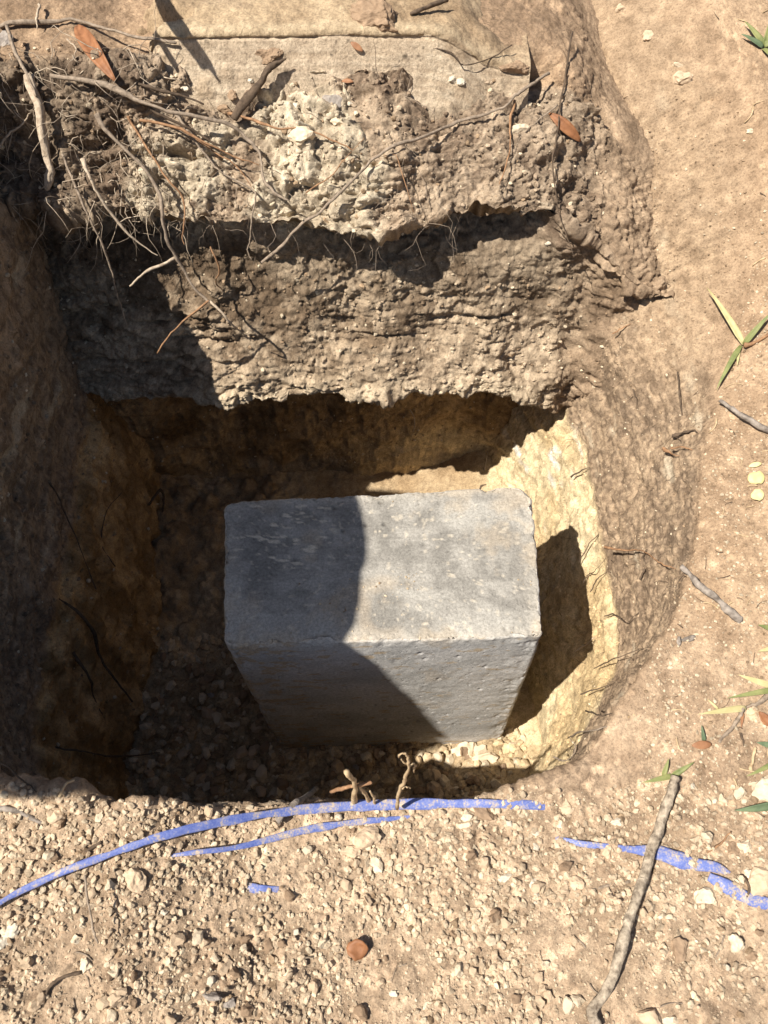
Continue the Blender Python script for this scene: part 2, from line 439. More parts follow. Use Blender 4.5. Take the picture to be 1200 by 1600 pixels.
for r_, q_ in ((5, 1.0), (6, .8), (7, .7), (4, .8)): KY[:, r_] += q_ * (.010 * w3_ + .006 * w2_); KZb[:, r_] += q_ * .008 * w_
segb = [14, 60, 56, 24, 26, 56, 56, 30, 14, 32, 76, 82, 46, 64, 50]
tb = np.concatenate([[0]] + [k + np.arange(1, m + 1) / m for k, m in enumerate(segb)])
CY = pchip(np.arange(16), KY.T, tb).T; CZ = pchip(np.arange(16), KZb.T, tb).T
P = np.stack([np.broadcast_to(ub[:, None], CY.shape), CY, CZ], -1)
nu, nv = P.shape[:2]
N = grid_normals(P)
flipB = N[nu // 2, 300, 1] > 0
if flipB: N = -N
p = P.reshape(-1, 3); n = N.reshape(-1, 3); T = np.broadcast_to(tb, (nu, nv)).ravel()
# soften normals at sharp lips so that relief does not tear
low = 1 - sstep(4.2, 4.8, T)
slope = sstep(4.3, 5.0, T) * (1 - sstep(7.0, 7.8, T))
rec = sstep(6.9, 7.6, T) * (1 - sstep(9.2, 9.9, T))
root = sstep(9.0, 9.8, T) * (1 - sstep(12.0, 12.4, T))
top = sstep(12.0, 12.5, T)
wp = p + np.stack([fbm(p, 24, 3, 96), fbm(p, 24, 3, 97), fbm(p, 24, 3, 98)], 1) * .022
wp2 = p + np.stack([fbm(p, 60, 3, 92), fbm(p, 60, 3, 93), fbm(p, 60, 3, 94)], 1) * .010
a1, a2, aid = worley(wp, 21, 101)
b1, b2, bid = worley(wp2, 44, 105)
e1, e2, eid = worley(wp2, 105, 109)
ero = fbm(p, 9, 4, 111)
d = .030 * fbm(p, 6, 3, 113) * (root + slope * .45 + low * .5 + rec * .5)
left_clod = np.clip(np.exp(-((p[:, 0] + .085) / .11) ** 2) + .5 * np.exp(-((p[:, 0] + .30) / .12) ** 2), 0, 1)
clodA = np.clip((a2 - a1) * 1.7, 0, 1) ** .5 * (.25 + 1.0 * aid) * (1 + .5 * fbm(p, 40, 3, 99))
clodB = np.clip((b2 - b1) * 1.9, 0, 1) ** .55 * (.2 + 1.0 * bid)
clodC = np.sqrt(np.clip(1 - (e1 / .72) ** 2, 0, 1)) * (.3 + .9 * eid)
pk = sstep(-.3, .35, fbm(p, 11, 2, 115))
d += root * (.030 * clodA * (.15 + .85 * left_clod) + .013 * clodB * pk * (1 - .6 * left_clod) + .0045 * clodC * (1 - .5 * left_clod) + .009 * fbm(p, 45, 5, 116, .65))
d -= root * .038 * np.clip(ridged(p, (9, 14, 20), 3, 117) - .33, 0, 1) * sstep(-.15, .35, fbm(p, 7, 2, 118))
d -= root * sstep(-.32, -.42, p[:, 0]) * .035 * np.clip(fbm(p, 24, 3, 119) - .05, 0, 1)
# horizontal flaky cracks on the right of the root zone and on the slope
lay = ridged(p, (7, 20, 42), 4, 121)
d -= (root * .022 + slope * .032) * np.clip(lay - .38, 0, 1) * sstep(-.25, .3, fbm(p, 6, 2, 122))
d += slope * (.016 * fbm(p, 16, 4, 123) + .0060 * clodB * pk ** 2 + .0036 * clodC * (.4 + .6 * pk) + .005 * fbm(p, (30, 60, 90), 3, 124) + .0050 * fbm(p, 60, 5, 125, .7))
lipz = np.exp(-((T - 5.0) / .35) ** 2)
d += lipz * (.016 * fbm(p, 20, 4, 126, .6) + .007 * clodB * pk + .006 * fbm(p, 75, 3, 127))
ovz = np.exp(-((T - 10.0) / .4) ** 2)
d += ovz * (.040 * fbm(p, (11, 4, 4), 3, 128) + .020 * fbm(p, 36, 3, 129))
d += rec * (.012 * fbm(p, 18, 4, 130) + .004 * clodC)
d += low * (.016 * fbm(p, (12, 12, 9), 4, 131) + .010 * np.clip(ridged(p, (15, 15, 11), 3, 132), -.4, 1) + .003 * fbm(p, 70, 3, 133))
d += top * (.006 * fbm(p, 15, 3, 134) + .005 * clodB * pk + .002 * clodC)
d += .0012 * fbm(p, 260, 2, 135)
# ragged fringe : pull crumbs off lip edge
hole = np.exp(-(((p - np.array((.232, 1.135, -.645))) / np.array((.026, .05, .018))) ** 2).sum(1))
d -= .05 * hole
pd = p + n * d[:, None]
pd[:, 2] += lipz * (.012 * fbm(p, (19, 2, 2), 4, 137, .65) + .004 * fbm(p, (120, 5, 5), 2, 138)) + ovz * (.024 * fbm(p, (15, 2, 2), 3, 139) + .010 * fbm(p, 70, 2, 140))
cS = mixc((.21, .15, .10), (.52, .41, .295), sstep(-.5, .5, .9 * fbm(p, (8, 10, 13), 4, 141) + .6 * (bid - .5) + .3 * (eid - .5)))
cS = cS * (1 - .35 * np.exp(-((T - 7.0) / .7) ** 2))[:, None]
lp = lipz * sstep(-.5, .2, fbm(p, 12, 3, 142)) * .8
cS = cS * (1 - lp[:, None]) + np.array((.57, .47, .34)) * lp[:, None]
cR = mixc((.24, .175, .125), (.45, .35, .255), sstep(-.5, .5, fbm(p, 15, 4, 143) + .8 * (bid - .5) + .5 * (eid - .5)))
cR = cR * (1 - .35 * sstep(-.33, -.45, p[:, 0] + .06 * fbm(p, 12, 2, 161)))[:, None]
pw0 = np.exp(-((p[:, 0] + .085) / .085) ** 2) * 1.0 + np.exp(-((p[:, 0] + .30) / .10) ** 2) * .55
pr = sstep(-.1, .4, .8 * fbm(p, 9, 3, 144) + .7 * (aid - .5) + 1.25 * (pw0 - .36) - .6 * sstep(11.2, 11.75, T + .3 * fbm(p, 12, 2, 160)) + .9 * np.exp(-((p[:, 0] + .095) / .075) ** 2 - ((T - 10.6) / .75) ** 2) + .45 * np.exp(-((p[:, 0] + .315) / .06) ** 2 - ((T - 10.7) / .6) ** 2))
pr *= sstep(-.6, -.1, fbm(p, 60, 2, 145) + .3)
cR = cR * (1 - pr[:, None]) + mixc((.48, .40, .295), (.64, .55, .42), aid) * pr[:, None]
gR = sstep(.02, .2, p[:, 0])
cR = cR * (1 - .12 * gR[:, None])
cLo = mixc((.20, .125, .06), (.56, .39, .21), sstep(-.45, .45, fbm(p, 9, 5, 146, .62) - .45 * np.clip(ridged(p, 17, 3, 162) - .4, 0, 1)))
yl = sstep(-1.34, -1.46, p[:, 2] + .05 * fbm(p, 14, 2, 147)) * sstep(-.2, .15, p[:, 0])
cLo = cLo * (1 - yl[:, None]) + np.array((.72, .57, .35)) * yl[:, None]
gr = sstep(.25, .5, fbm(p, 6, 3, 148)) * .7
cLo = cLo * (1 - gr[:, None]) + np.array((.36, .30, .23)) * gr[:, None]
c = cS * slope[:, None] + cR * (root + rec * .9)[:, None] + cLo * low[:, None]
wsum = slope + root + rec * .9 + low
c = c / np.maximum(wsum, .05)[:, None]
cT = mixc((.30, .21, .14), TAN, sstep(-.4, .4, fbm(p, 16, 4, 149)))
c = c * (1 - top[:, None]) + cT * top[:, None]
# right end turns into the tan soil of the side
re = sstep(.26, .40, p[:, 0]) * sstep(4.5, 5.5, T)
c = c * (1 - re[:, None]) + mixc((.28, .20, .135), (.46, .34, .235), sstep(-.5, .5, fbm(p, 20, 4, 150))) * re[:, None]
c = c * (.86 + .28 * eid)[:, None]
c = np.clip(c, .02, .85)
B_V, B_T, B_N, B_col = pd, T, n, c
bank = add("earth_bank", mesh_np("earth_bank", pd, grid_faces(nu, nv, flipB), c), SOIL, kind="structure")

# ------------------------------------------------------------------ pit floor
fx = np.linspace(-.66, .50, 400); fy = np.linspace(.10, 1.12, 350)
X, Y = np.meshgrid(fx, fy, indexing='ij')
p = np.stack([X.ravel(), Y.ravel(), np.full(X.size, -1.56)], 1)
rise = .075 * sstep(.22, .40, p[:, 0]) + .10 * sstep(.42, .22, p[:, 1]) * sstep(.02, .26, p[:, 0]) + .05 * sstep(-.38, -.56, p[:, 0]) + .08 * sstep(.02, .24, p[:, 0]) * sstep(.63, .90, p[:, 1]) * sstep(.42, .36, p[:, 0]) + .03 * sstep(.64, .9, p[:, 1])
f1, f2, cid = worley(p, 40, 201, flat=True); g1a, _, gid = worley(p, 88, 205, flat=True); h1a, _, hid = worley(p, 19, 209, flat=True)
dm1 = np.sqrt(np.clip(1 - (f1 / (.34 + .3 * cid)) ** 2, 0, 1)); dm2 = np.sqrt(np.clip(1 - (g1a / .6) ** 2, 0, 1)); dm3 = np.sqrt(np.clip(1 - (h1a / (.2 + .3 * hid)) ** 2, 0, 1)) * (hid > .5)
rub = np.clip(sstep(.52, .36, p[:, 1]) + sstep(-.15, -.3, p[:, 0]), 0, 1) * (1 - .75 * sstep(.2, .3, p[:, 0]))
p[:, 2] += rise + .012 * fbm(p, 7, 3, 211) + rub * (.010 * dm1 * cid + .005 * dm2 * gid + .016 * dm3) + .004 * fbm(p, 40, 3, 213) + .001 * fbm(p, 200, 2, 214)
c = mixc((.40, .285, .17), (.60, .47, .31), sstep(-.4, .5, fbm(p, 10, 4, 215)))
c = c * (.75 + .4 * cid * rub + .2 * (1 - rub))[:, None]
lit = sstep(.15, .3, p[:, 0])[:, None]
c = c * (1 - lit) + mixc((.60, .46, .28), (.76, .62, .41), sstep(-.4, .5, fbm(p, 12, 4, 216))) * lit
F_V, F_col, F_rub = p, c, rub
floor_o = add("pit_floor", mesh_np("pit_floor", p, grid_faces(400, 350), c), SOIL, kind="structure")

# ------------------------------------------------------------------ placing by sight line on the built surfaces
bpy.context.view_layer.update()
TERRAIN = [ground, bank, floor_o]
cP, sP = math.cos(PITCH), math.sin(PITCH)
def ray(px, py):
    a = (px - 600) / 1200; b = (800 - py) / 1200
    return Vector((a, cP + b * sP, -sP + b * cP))
def surf(px, py, objs=None):
    r = ray(px, py); dn = r.normalized(); best = None
    for o in (objs or TERRAIN):
        h, loc, nn, _ = o.ray_cast(Vector((0, 0, 0)), dn)
        if h and (best is None or loc.length < best[0].length): best = (loc.copy(), nn.copy())
    if best is None: return r * 1.1, Vector((0, 0, 1))
    if best[1].dot(dn) > 0: best = (best[0], -best[1])
    return best
def at_y(px, py, Y):
    r = ray(px, py); return r * (Y / r.y)
def catmull(pts, n_per=6):
    P = [np.array(q, float) for q in pts]; out = []
    Q = [2 * P[0] - P[1]] + P + [2 * P[-1] - P[-2]]
    for k in range(1, len(Q) - 2):
        a, b, c_, d_ = Q[k - 1:k + 3]
        for t in np.arange(n_per) / n_per:
            out.append(.5 * (2 * b + (c_ - a) * t + (2 * a - 5 * b + 4 * c_ - d_) * t * t + (3 * b - a - 3 * c_ + d_) * t ** 3))
    out.append(P[-1]); return np.array(out)
def tube_arrays(pts, rad, sides=8, bump=.15, seed=0, flat=1.0):
    pts = np.asarray(pts, float); m = len(pts); rad = np.broadcast_to(rad, (m,)).copy()
    g = np.random.default_rng(seed)
    tg = np.gradient(pts, axis=0); tg /= np.linalg.norm(tg, axis=1, keepdims=True) + 1e-9
    def sm(a, w):
        if m < 4: return a * .5
        ke = np.hanning(2 * w + 3); ke /= ke.sum() ** .5 * 1.0; ke /= np.linalg.norm(ke)
        return np.apply_along_axis(lambda q: np.convolve(np.r_[q[:1].repeat(w + 1), q, q[-1:].repeat(w + 1)], ke, 'valid'), 0, a)
    rr1 = sm(g.normal(size=(m, 1)), 3)[:, 0]; rr2 = sm(g.normal(size=(m, sides)), 2)
    up = np.array([0.13, .37, .92]); V = []
    u = np.cross(tg[0], up); u /= np.linalg.norm(u)
    for k in range(m):
        u = u - tg[k] * u.dot(tg[k]); u /= np.linalg.norm(u) + 1e-9
        w = np.cross(tg[k], u)
        r = rad[k] * max(.45, 1 + bump * rr1[k])
        for j in range(sides):
            a = 2 * math.pi * j / sides
            rr = r * max(.4, 1 + bump * .8 * rr2[k, j])
            V.append(pts[k] + rr * (math.cos(a) * u + flat * math.sin(a) * w))
    F = []
    for k in range(m - 1):
        for j in range(sides):
            F.append((k * sides + j, k * sides + (j + 1) % sides, (k + 1) * sides + (j + 1) % sides, (k + 1) * sides + j))
    b0 = len(V); V.append(pts[0] - tg[0] * rad[0] * .3); V.append(pts[-1] + tg[-1] * rad[-1] * .6)
    for j in range(sides):
        F.append((b0, (j + 1) % sides, j, j)); F.append((b0 + 1, (m - 1) * sides + j, (m - 1) * sides + (j + 1) % sides, (m - 1) * sides + (j + 1) % sides))
    return V, F
def py_mesh(name, V, F, smooth=True):
    me = bpy.data.meshes.new(name)
    F = [tuple(dict.fromkeys(f)) for f in F]
    me.from_pydata([tuple(v) for v in V], [], F); me.update()
    if smooth: me.polygons.foreach_set("use_smooth", [True] * len(me.polygons))
    return me
def path_pts(px, off, win=5, n_per=5):
    """pixels (x,y) lying on the surface, or (x,y,Y) hung at depth Y; returns world points"""
    c_ = catmull([q[:2] for q in px], n_per)
    Ys = np.interp(np.arange(len(c_)), np.arange(len(px)) * n_per, [q[2] if len(q) > 2 else -1 for q in px])
    hang = np.interp(np.arange(len(c_)), np.arange(len(px)) * n_per, [1.0 if len(q) > 2 else 0.0 for q in px]) > .999
    ts = []
    for k, q in enumerate(c_):
        r = ray(*q)
        if hang[k]: ts.append(Ys[k] / r.y)
        else: ts.append(surf(*q)[0].y / r.y - off / r.length)
    ts = np.array(ts)
    if not hang.all():
        mn = np.array([ts[max(0, k - win):k + win + 1].min() for k in range(len(ts))])
        ke = np.hanning(2 * win + 3); ke /= ke.sum()
        sm = np.convolve(np.r_[np.repeat(mn[0], win + 1), mn, np.repeat(mn[-1], win + 1)], ke, 'valid')
        ts = np.where(hang, ts, np.minimum(ts + .004, sm + .006))
        sm2 = np.convolve(np.r_[np.repeat(ts[0], win + 1), ts, np.repeat(ts[-1], win + 1)], ke, 'valid')
        ts = sm2
    return [ray(*q) * t for q, t in zip(c_, ts)]
SEED = [100]
def tube_obj(name, mat, px, w0, w1, label, cat, group=None, off=.012, sides=8, bump=.13, win=5, parent=None, n_per=5):
    pts = path_pts(px, off, win, n_per)
    m = len(pts); SEED[0] += 1
    g = np.random.default_rng(SEED[0])
    jit = np.cumsum(g.normal(0, .0007 * (5 / n_per) ** 1.6, (m, 3)), axis=0); jit -= np.linspace(0, 1, m)[:, None] * jit[-1]
    depth = np.array([q.dot(Vector((0, cP, -sP))) for q in pts])
    rad = np.linspace(w0, w1, m) / 2 / 1200 * depth
    V, F = tube_arrays(np.array(pts) + jit, rad, sides, bump, SEED[0])
    return add(name, py_mesh(name, V, F), mat, parent, label, cat, group)

# ------------------------------------------------------------------ concrete block
def concrete_mat():
    m, nt, b = new_mat("cast_concrete"); L = nt.links.new
    at = nd(nt, "ShaderNodeAttribute", attribute_name="albedo"); tc = nd(nt, "ShaderNodeTexCoord")
    n1 = nd(nt, "ShaderNodeTexNoise", Scale=240.0, Detail=5.0, Roughness=.85); L(tc.outputs["Object"], n1.inputs["Vector"])
    r1 = ramp(nt, [(.32, (.62,) * 3), (.5, (1.0,) * 3), (.68, (1.36,) * 3)]); L(n1.outputs["Fac"], r1.inputs[0])
    mm = nd(nt, "ShaderNodeMix", data_type='RGBA', blend_type='MULTIPLY'); mm.inputs[0].default_value = 1
    L(at.outputs["Color"], mm.inputs[6]); L(r1.outputs[0], mm.inputs[7]); L(mm.outputs[2], b.inputs["Base Color"])
    vo = nd(nt, "ShaderNodeTexVoronoi", Scale=95.0); L(tc.outputs["Object"], vo.inputs["Vector"])
    rv = ramp(nt, [(.06, (0, 0, 0)), (.22, (1, 1, 1))]); L(vo.outputs["Distance"], rv.inputs[0])
    b1 = nd(nt, "ShaderNodeBump", Strength=.35, Distance=.0022); L(rv.outputs[0], b1.inputs["Height"])
    n3 = nd(nt, "ShaderNodeTexNoise", Scale=520.0, Detail=5.0, Roughness=.7); L(tc.outputs["Object"], n3.inputs["Vector"])
    b2 = nd(nt, "ShaderNodeBump", Strength=.28, Distance=.0025); L(n3.outputs["Fac"], b2.inputs["Height"]); L(b1.outputs[0], b2.inputs["Normal"])
    L(b2.outputs[0], b.inputs["Normal"]); b.inputs["Roughness"].default_value = .92
    return m
CONC = concrete_mat()
def uz(px, py, Z):
    r = ray(px, py); return r * (Z / r.z)
tfl, tfr, tbr, tbl = uz(349, 1009, -1), uz(849, 996, -1), uz(832, 758, -1), uz(349, 783, -1)
bfl, bfr = uz(436, 1171, -1.565), uz(783, 1160, -1.565)
bbl, bbr = bfl + (tbl - tfl) * 1.0, bfr + (tbr - tfr)
def outline(r=(.010, .008, .030, .016), nper=(230, 110, 230, 110), ncr=14):
    """unit square corners fl, fr, br, bl with their own radii (in metres); returns (a,b) bilinear coordinates and side index"""
    W, D = .44, .235
    C = [(0, 0), (W, 0), (W, D), (0, D)]; out = []
    dirs = [(1, 0), (0, 1), (-1, 0), (0, -1)]
    for k in range(4):
        r0, r1 = r[k], r[(k + 1) % 4]; c0 = np.array(C[k]); c1 = np.array(C[(k + 1) % 4]); dv = np.array(dirs[k]); nx_ = np.array(dirs[(k + 1) % 4])
        a, b_ = c0 + dv * r0, c1 - dv * r1
        for t in np.linspace(0, 1, nper[k], endpoint=False): out.append((*(a + (b_ - a) * t), k))
        cc = b_ + nx_ * r1
        for t in np.linspace(0, math.pi / 2, ncr, endpoint=False): out.append((*(cc - nx_ * r1 * math.cos(t) + dv * r1 * math.sin(t)), k))
    o = np.array(out); o[:, 0] /= W; o[:, 1] /= D
    return o
OL = outline()
mO = len(OL)
rings = []     # (shrink distance in metres, height fraction 0..1)
for t in np.linspace(0, 1, 190): rings.append((0, t * .985))
for t in np.linspace(0, math.pi / 2, 8)[1:]: rings.append((.005 * (1 - math.cos(t)), .985 + .0135 * math.sin(t) * .62))
top_rings = 62
A0 = OL[:, :2]
V = []
def bil(a, b_, w):
    t = np.outer((1 - a) * (1 - b_), tfl) + np.outer(a * (1 - b_), tfr) + np.outer(a * b_, tbr) + np.outer((1 - a) * b_, tbl)
    q = np.outer((1 - a) * (1 - b_), bfl) + np.outer(a * (1 - b_), bfr) + np.outer(a * b_, bbr) + np.outer((1 - a) * b_, bbl)
    return q * (1 - w) + t * w
for s_, hgt in rings:
    k = 1 - s_ / np.array([.22, .1175])
    ab = .5 + (A0 - .5) * k
    V.append(bil(ab[:, 0], ab[:, 1], min(hgt / .9934, 1.0)))
k0 = 1 - .005 / np.array([.22, .1175])
for j in range(1, top_rings + 1):
    ab = .5 + (A0 - .5) * k0 * (1 - j / top_rings * .9995)
    V.append(bil(ab[:, 0], ab[:, 1], 1.0))
nr = len(V); V = np.concatenate(V)
i_ = np.arange(nr * mO).reshape(nr, mO)
Fb = np.stack([i_[:-1], np.roll(i_[:-1], -1, 1), np.roll(i_[1:], -1, 1), i_[1:]], -1).reshape(-1, 4)
pz = V.copy(); isTop = np.repeat(np.arange(nr) >= 194, mO)
cenb = V.mean(0)
side = np.tile(OL[:, 2], nr)
outv = (V - cenb); outv[:, 2] = 0; outv /= np.linalg.norm(outv, axis=1, keepdims=True) + 1e-9
sn = np.array([[0, -1, 0], [1, 0, 0], [0, 1, 0], [-1, 0, 0]], float)[side.astype(int)]
sn[isTop] = (0, 0, 1)
edgeW = np.exp(-((np.repeat(np.arange(nr), mO) - 194) / 7.0) ** 2)
corn = np.zeros(mO)
dcl = [np.abs(A0 - np.array(q)).sum(1) for q in ((0, 0), (1, 0), (1, 1), (0, 1))]
corn = np.exp(-(np.min(dcl, 0) / .05) ** 2); corn = np.tile(corn, nr) * (~isTop)
dd = .0010 * fbm(V, 30, 3, 301) + .0004 * fbm(V, 110, 2, 302)
dd -= edgeW * .0060 * np.clip(fbm(V, 38, 4, 303, .6) + .05, 0, 1) + edgeW * .0022 * np.clip(fbm(V, 140, 2, 304), 0, 1)
dd -= corn * (.004 * np.clip(fbm(V, 40, 3, 305) + .1, 0, 1))
pit = np.clip(.26 - worley(V, 85, 306)[0], 0, 1) * sstep(.0, .4, fbm(V, 14, 3, 307)); dd -= pit * .008
Vb = V + sn * dd[:, None] - outv * (edgeW * .0012 * np.clip(fbm(V, 90, 2, 308), 0, 1))[:, None]
pit2 = np.clip(.16 - worley(V, 34, 330)[0], 0, 1); Vb = Vb - sn * (pit2 * .022)[:, None]
chip = np.clip(fbm(V, 24, 4, 333, .6) - .12, 0, 1) * np.maximum(edgeW, corn); Vb = Vb - (sn * .5 + outv * .6) * (chip * .016)[:, None]
q1 = fbm(V, (9, 16, 9), 4, 311); q2 = fbm(V, (14, 40, 14), 3, 312); q3 = fbm(V, 34, 3, 313)
ct = mixc((.225, .212, .19), (.36, .34, .305), sstep(-.45, .45, .45 * q1 + .6 * q3 + .3 * q2 + .4 * fbm(V, 90, 3, 321)))
pw = sstep(.16, .42, fbm(V, (8, 17, 8), 3, 314)) * .6
ct = ct * (1 - pw[:, None]) + np.array((.42, .40, .36)) * pw[:, None]
dust = np.clip(sstep(.40, .58, fbm(V, (55, 170, 55), 2, 315)) * sstep(-.15, .3, fbm(V, 7, 2, 316)) * .8 + sstep(.45, .6, fbm(V, 150, 2, 320)) * .45, 0, 1)
ct = ct * (1 - dust[:, None]) + np.array((.66, .58, .46)) * dust[:, None]
st_ = sstep(.35, .6, fbm(V, 11, 3, 317)) * .35
ct = ct * (1 - st_[:, None]) + np.array((.42, .33, .23)) * st_[:, None]
cs = mixc((.46, .45, .43), (.62, .60, .575), sstep(-.5, .5, fbm(V, (14, 14, 20), 4, 318)))  # side faces painted paler than the top to offset the grazing sun
lft = sstep(-.08, -.20, V[:, 0] + .05 * fbm(V, 14, 2, 322))
sm_ = sstep(.36, .5, fbm(V, (46, 46, 110), 3, 319) + .34 * lft - .02 + .25 * sstep(-1.48, -1.56, V[:, 2])) * .8
cs = cs * (1 - sm_[:, None]) + np.array((.50, .385, .25)) * sm_[:, None]
cb = np.where(isTop[:, None], ct, cs)
cb = cb * (1 - .55 * edgeW[:, None]) + np.array((.47, .43, .37)) * .55 * edgeW[:, None]
cb *= (1 - 1.5 * pit)[:, None] * (1 - 3.0 * pit2)[:, None]
mud = sstep(.22, .5, fbm(V, 13, 5, 334, .65) + .25 * edgeW + .2 * corn) * .32
cb = cb * (1 - mud[:, None]) + np.array((.50, .395, .27)) * mud[:, None]
block = add("concrete_block", mesh_np("concrete_block", Vb, Fb, np.clip(cb, .02, .8)), CONC, None,
            "large grey cast concrete block standing on the pit floor", "concrete block")
TERRAIN_B = TERRAIN + [block]
B_TOPV = Vb[isTop]

# ------------------------------------------------------------------ concrete footing at the top of the bank
nf = 520
fxs = np.linspace(-.40, .215, nf)
prof = [(1.09, -.72), (1.092, -.672)] + [(1.098 + .038 * t, -.657 + .066 * t) for t in np.linspace(0, 1, 46)] + [(1.1375, -.5900), (1.1395, -.5893), (1.1405, -.5885), (1.1395, -.5875), (1.1385, -.5865), (1.1390, -.584), (1.1400, -.5815), (1.1430, -.5785), (1.148, -.577)] + [(y_, -.577 + (y_ - 1.148) * .03) for y_ in np.linspace(1.153, 1.42, 95)] + [(1.45, -.60), (1.46, -.74)]
prof = np.array(prof)
P = np.stack([np.broadcast_to(fxs[:, None], (nf, len(prof))), np.broadcast_to(prof[:, 0], (nf, len(prof))), np.broadcast_to(prof[:, 1], (nf, len(prof)))], -1).copy()
N = grid_normals(P); fl = N[nf // 2, 20, 1] > 0
if fl: N = -N
p = P.reshape(-1, 3); n = N.reshape(-1, 3)
p0 = p.copy()
front = (p[:, 2] < -.5868) * (p[:, 1] < 1.3)
p[:, 2] += .012 * (p0[:, 0] + .1) + .003 * fbm(p0 * np.array([1, 0, 0]), 14, 3, 331)
grain = fbm(p0, (9, 60, 300), 3, 332)
dd = .0035 * fbm(p0, 9, 3, 333) + front * (.0009 * grain + .0012 * fbm(p0, 70, 3, 345) - .003 * np.clip(ridged(p0, (22, 22, 14), 3, 334) - .6, 0, 1)) + (1 - front) * (.003 * fbm(p0, 30, 4, 335) + .0016 * fbm(p0, 150, 2, 336))
p[:, 2] -= .055 * sstep(.06, .20, p0[:, 0] + .035 * fbm(p0, 16, 3, 337)) + .06 * sstep(-.30, -.37, p0[:, 0] + .06 * fbm(p0, 22, 3, 344))
pf = p + n * dd[:, None]
cf = mixc((.52, .41, .295), (.64, .53, .40), sstep(-.6, .6, .7 * grain + .8 * fbm(p0, (8, 8, 30), 3, 338)))
gp = sstep(.1, .4, fbm(p0, 7, 3, 339)) * .45; cf = cf * (1 - gp[:, None]) + np.array((.50, .40, .30)) * gp[:, None]
spot = np.clip(fbm(p0, 120, 2, 340) - .42, 0, 1) * 1.6
cf *= (1 - spot)[:, None]
ctp = mixc((.36, .26, .165), (.52, .395, .26), sstep(-.4, .5, fbm(p0, 14, 4, 341)))
lip_ = np.exp(-((p0[:, 1] - 1.145) / .012) ** 2) * .6
ctp = ctp * (1 - lip_[:, None]) + np.array((.64, .52, .36)) * lip_[:, None]
cc_ = cf * front[:, None] + ctp * (1 - front)[:, None]
soiled = sstep(-.668, -.695, p0[:, 2] + .012 * fbm(p0, 40, 3, 342)) + sstep(.08, .2, p0[:, 0] + .08 * fbm(p0, 25, 3, 343)) * .55
soiled = np.clip(soiled + .7 * sstep(.25, .5, fbm(p0, (9, 14, 14), 4, 346, .6)), 0, 1)
pf = pf + n * (soiled * front * (.004 + .004 * fbm(p0, 45, 4, 347)))[:, None]
cc_ = cc_ * (1 - soiled[:, None]) + np.array((.40, .30, .205)) * soiled[:, None]
footing = add("footing", mesh_np("footing", pf, grid_faces(nf, len(prof), fl), np.clip(cc_, .02, .8)), SOIL, None,
              "pale board-marked concrete footing caked with dirt at the top of the bank", "footing")
TERRAIN.append(footing); TERRAIN_B.append(footing)

# ------------------------------------------------------------------ stump added out of view on the left rim to shade the block
BARK = plain_mat("bark", (.06, .045, .032), (.17, .13, .095), 26, .95, (1, 1, .25), 1.0, .02)
WOODCUT = plain_mat("cut_wood", (.30, .21, .12), (.46, .34, .21), 40, .8)
STUMP_BASE = Vector((-1.08, .66, -.93)); STUMP_TOP = Vector((-.885, .235, -.06)); STUMP_R = .31
def stump():
    m, rows = 96, 60
    ax = STUMP_TOP - STUMP_BASE
    V = []
    for k in range(rows):
        t = k / (rows - 1)
        cpt = STUMP_BASE + ax * t - Vector((0, 0, .12 * (1 - t)))
        for j in range(m):
            a = 2 * math.pi * j / m
            r = STUMP_R * (.86 + .14 * t) + .10 * max(0, 1 - t * 5) ** 2 * (1 + .6 * math.sin(5 * a + .7))
            V.append((cpt.x + r * math.cos(a), cpt.y + r * math.sin(a), cpt.z))
    V = np.array(V)
    q = V - np.array(STUMP_BASE)
    rad = q.copy(); rad[:, 2] = 0; rad /= np.linalg.norm(rad, axis=1, keepdims=True)
    V = V + rad * (.022 * fbm(V, 5, 3, 401) + .012 * ridged(V, (20, 20, 5), 3, 402))[:, None]
    i_ = np.arange(rows * m).reshape(rows, m)
    F = np.stack([i_[:-1], np.roll(i_[:-1], -1, 1), np.roll(i_[1:], -1, 1), i_[1:]], -1).reshape(-1, 4)
    e = add("shade_stump", None, None, None, "unseen barked stump added on the left rim to shade the block", "tree stump")
    e.location = STUMP_BASE
    b_ = add("bark", mesh_np("bark", V - np.array(STUMP_BASE), F), BARK, e)
    ring = V[-m:] - np.array(STUMP_BASE)
    ct_ = ring.mean(0); rows2 = 14; W = []
    for k in range(rows2):
        s_ = 1 - k / (rows2 - 1) * .999
        W.append(ct_ + (ring - ct_) * s_ + np.array([0, 0, .004]) + np.array([0, 0, .01]) * (1 - s_))
    W = np.concatenate(W); i2 = np.arange(rows2 * m).reshape(rows2, m)
    F2 = np.stack([i2[:-1], np.roll(i2[:-1], -1, 1), np.roll(i2[1:], -1, 1), i2[1:]], -1).reshape(-1, 4)
    add("cut_top", mesh_np("cut_top", W, F2), WOODCUT, e)
    return e
stump()

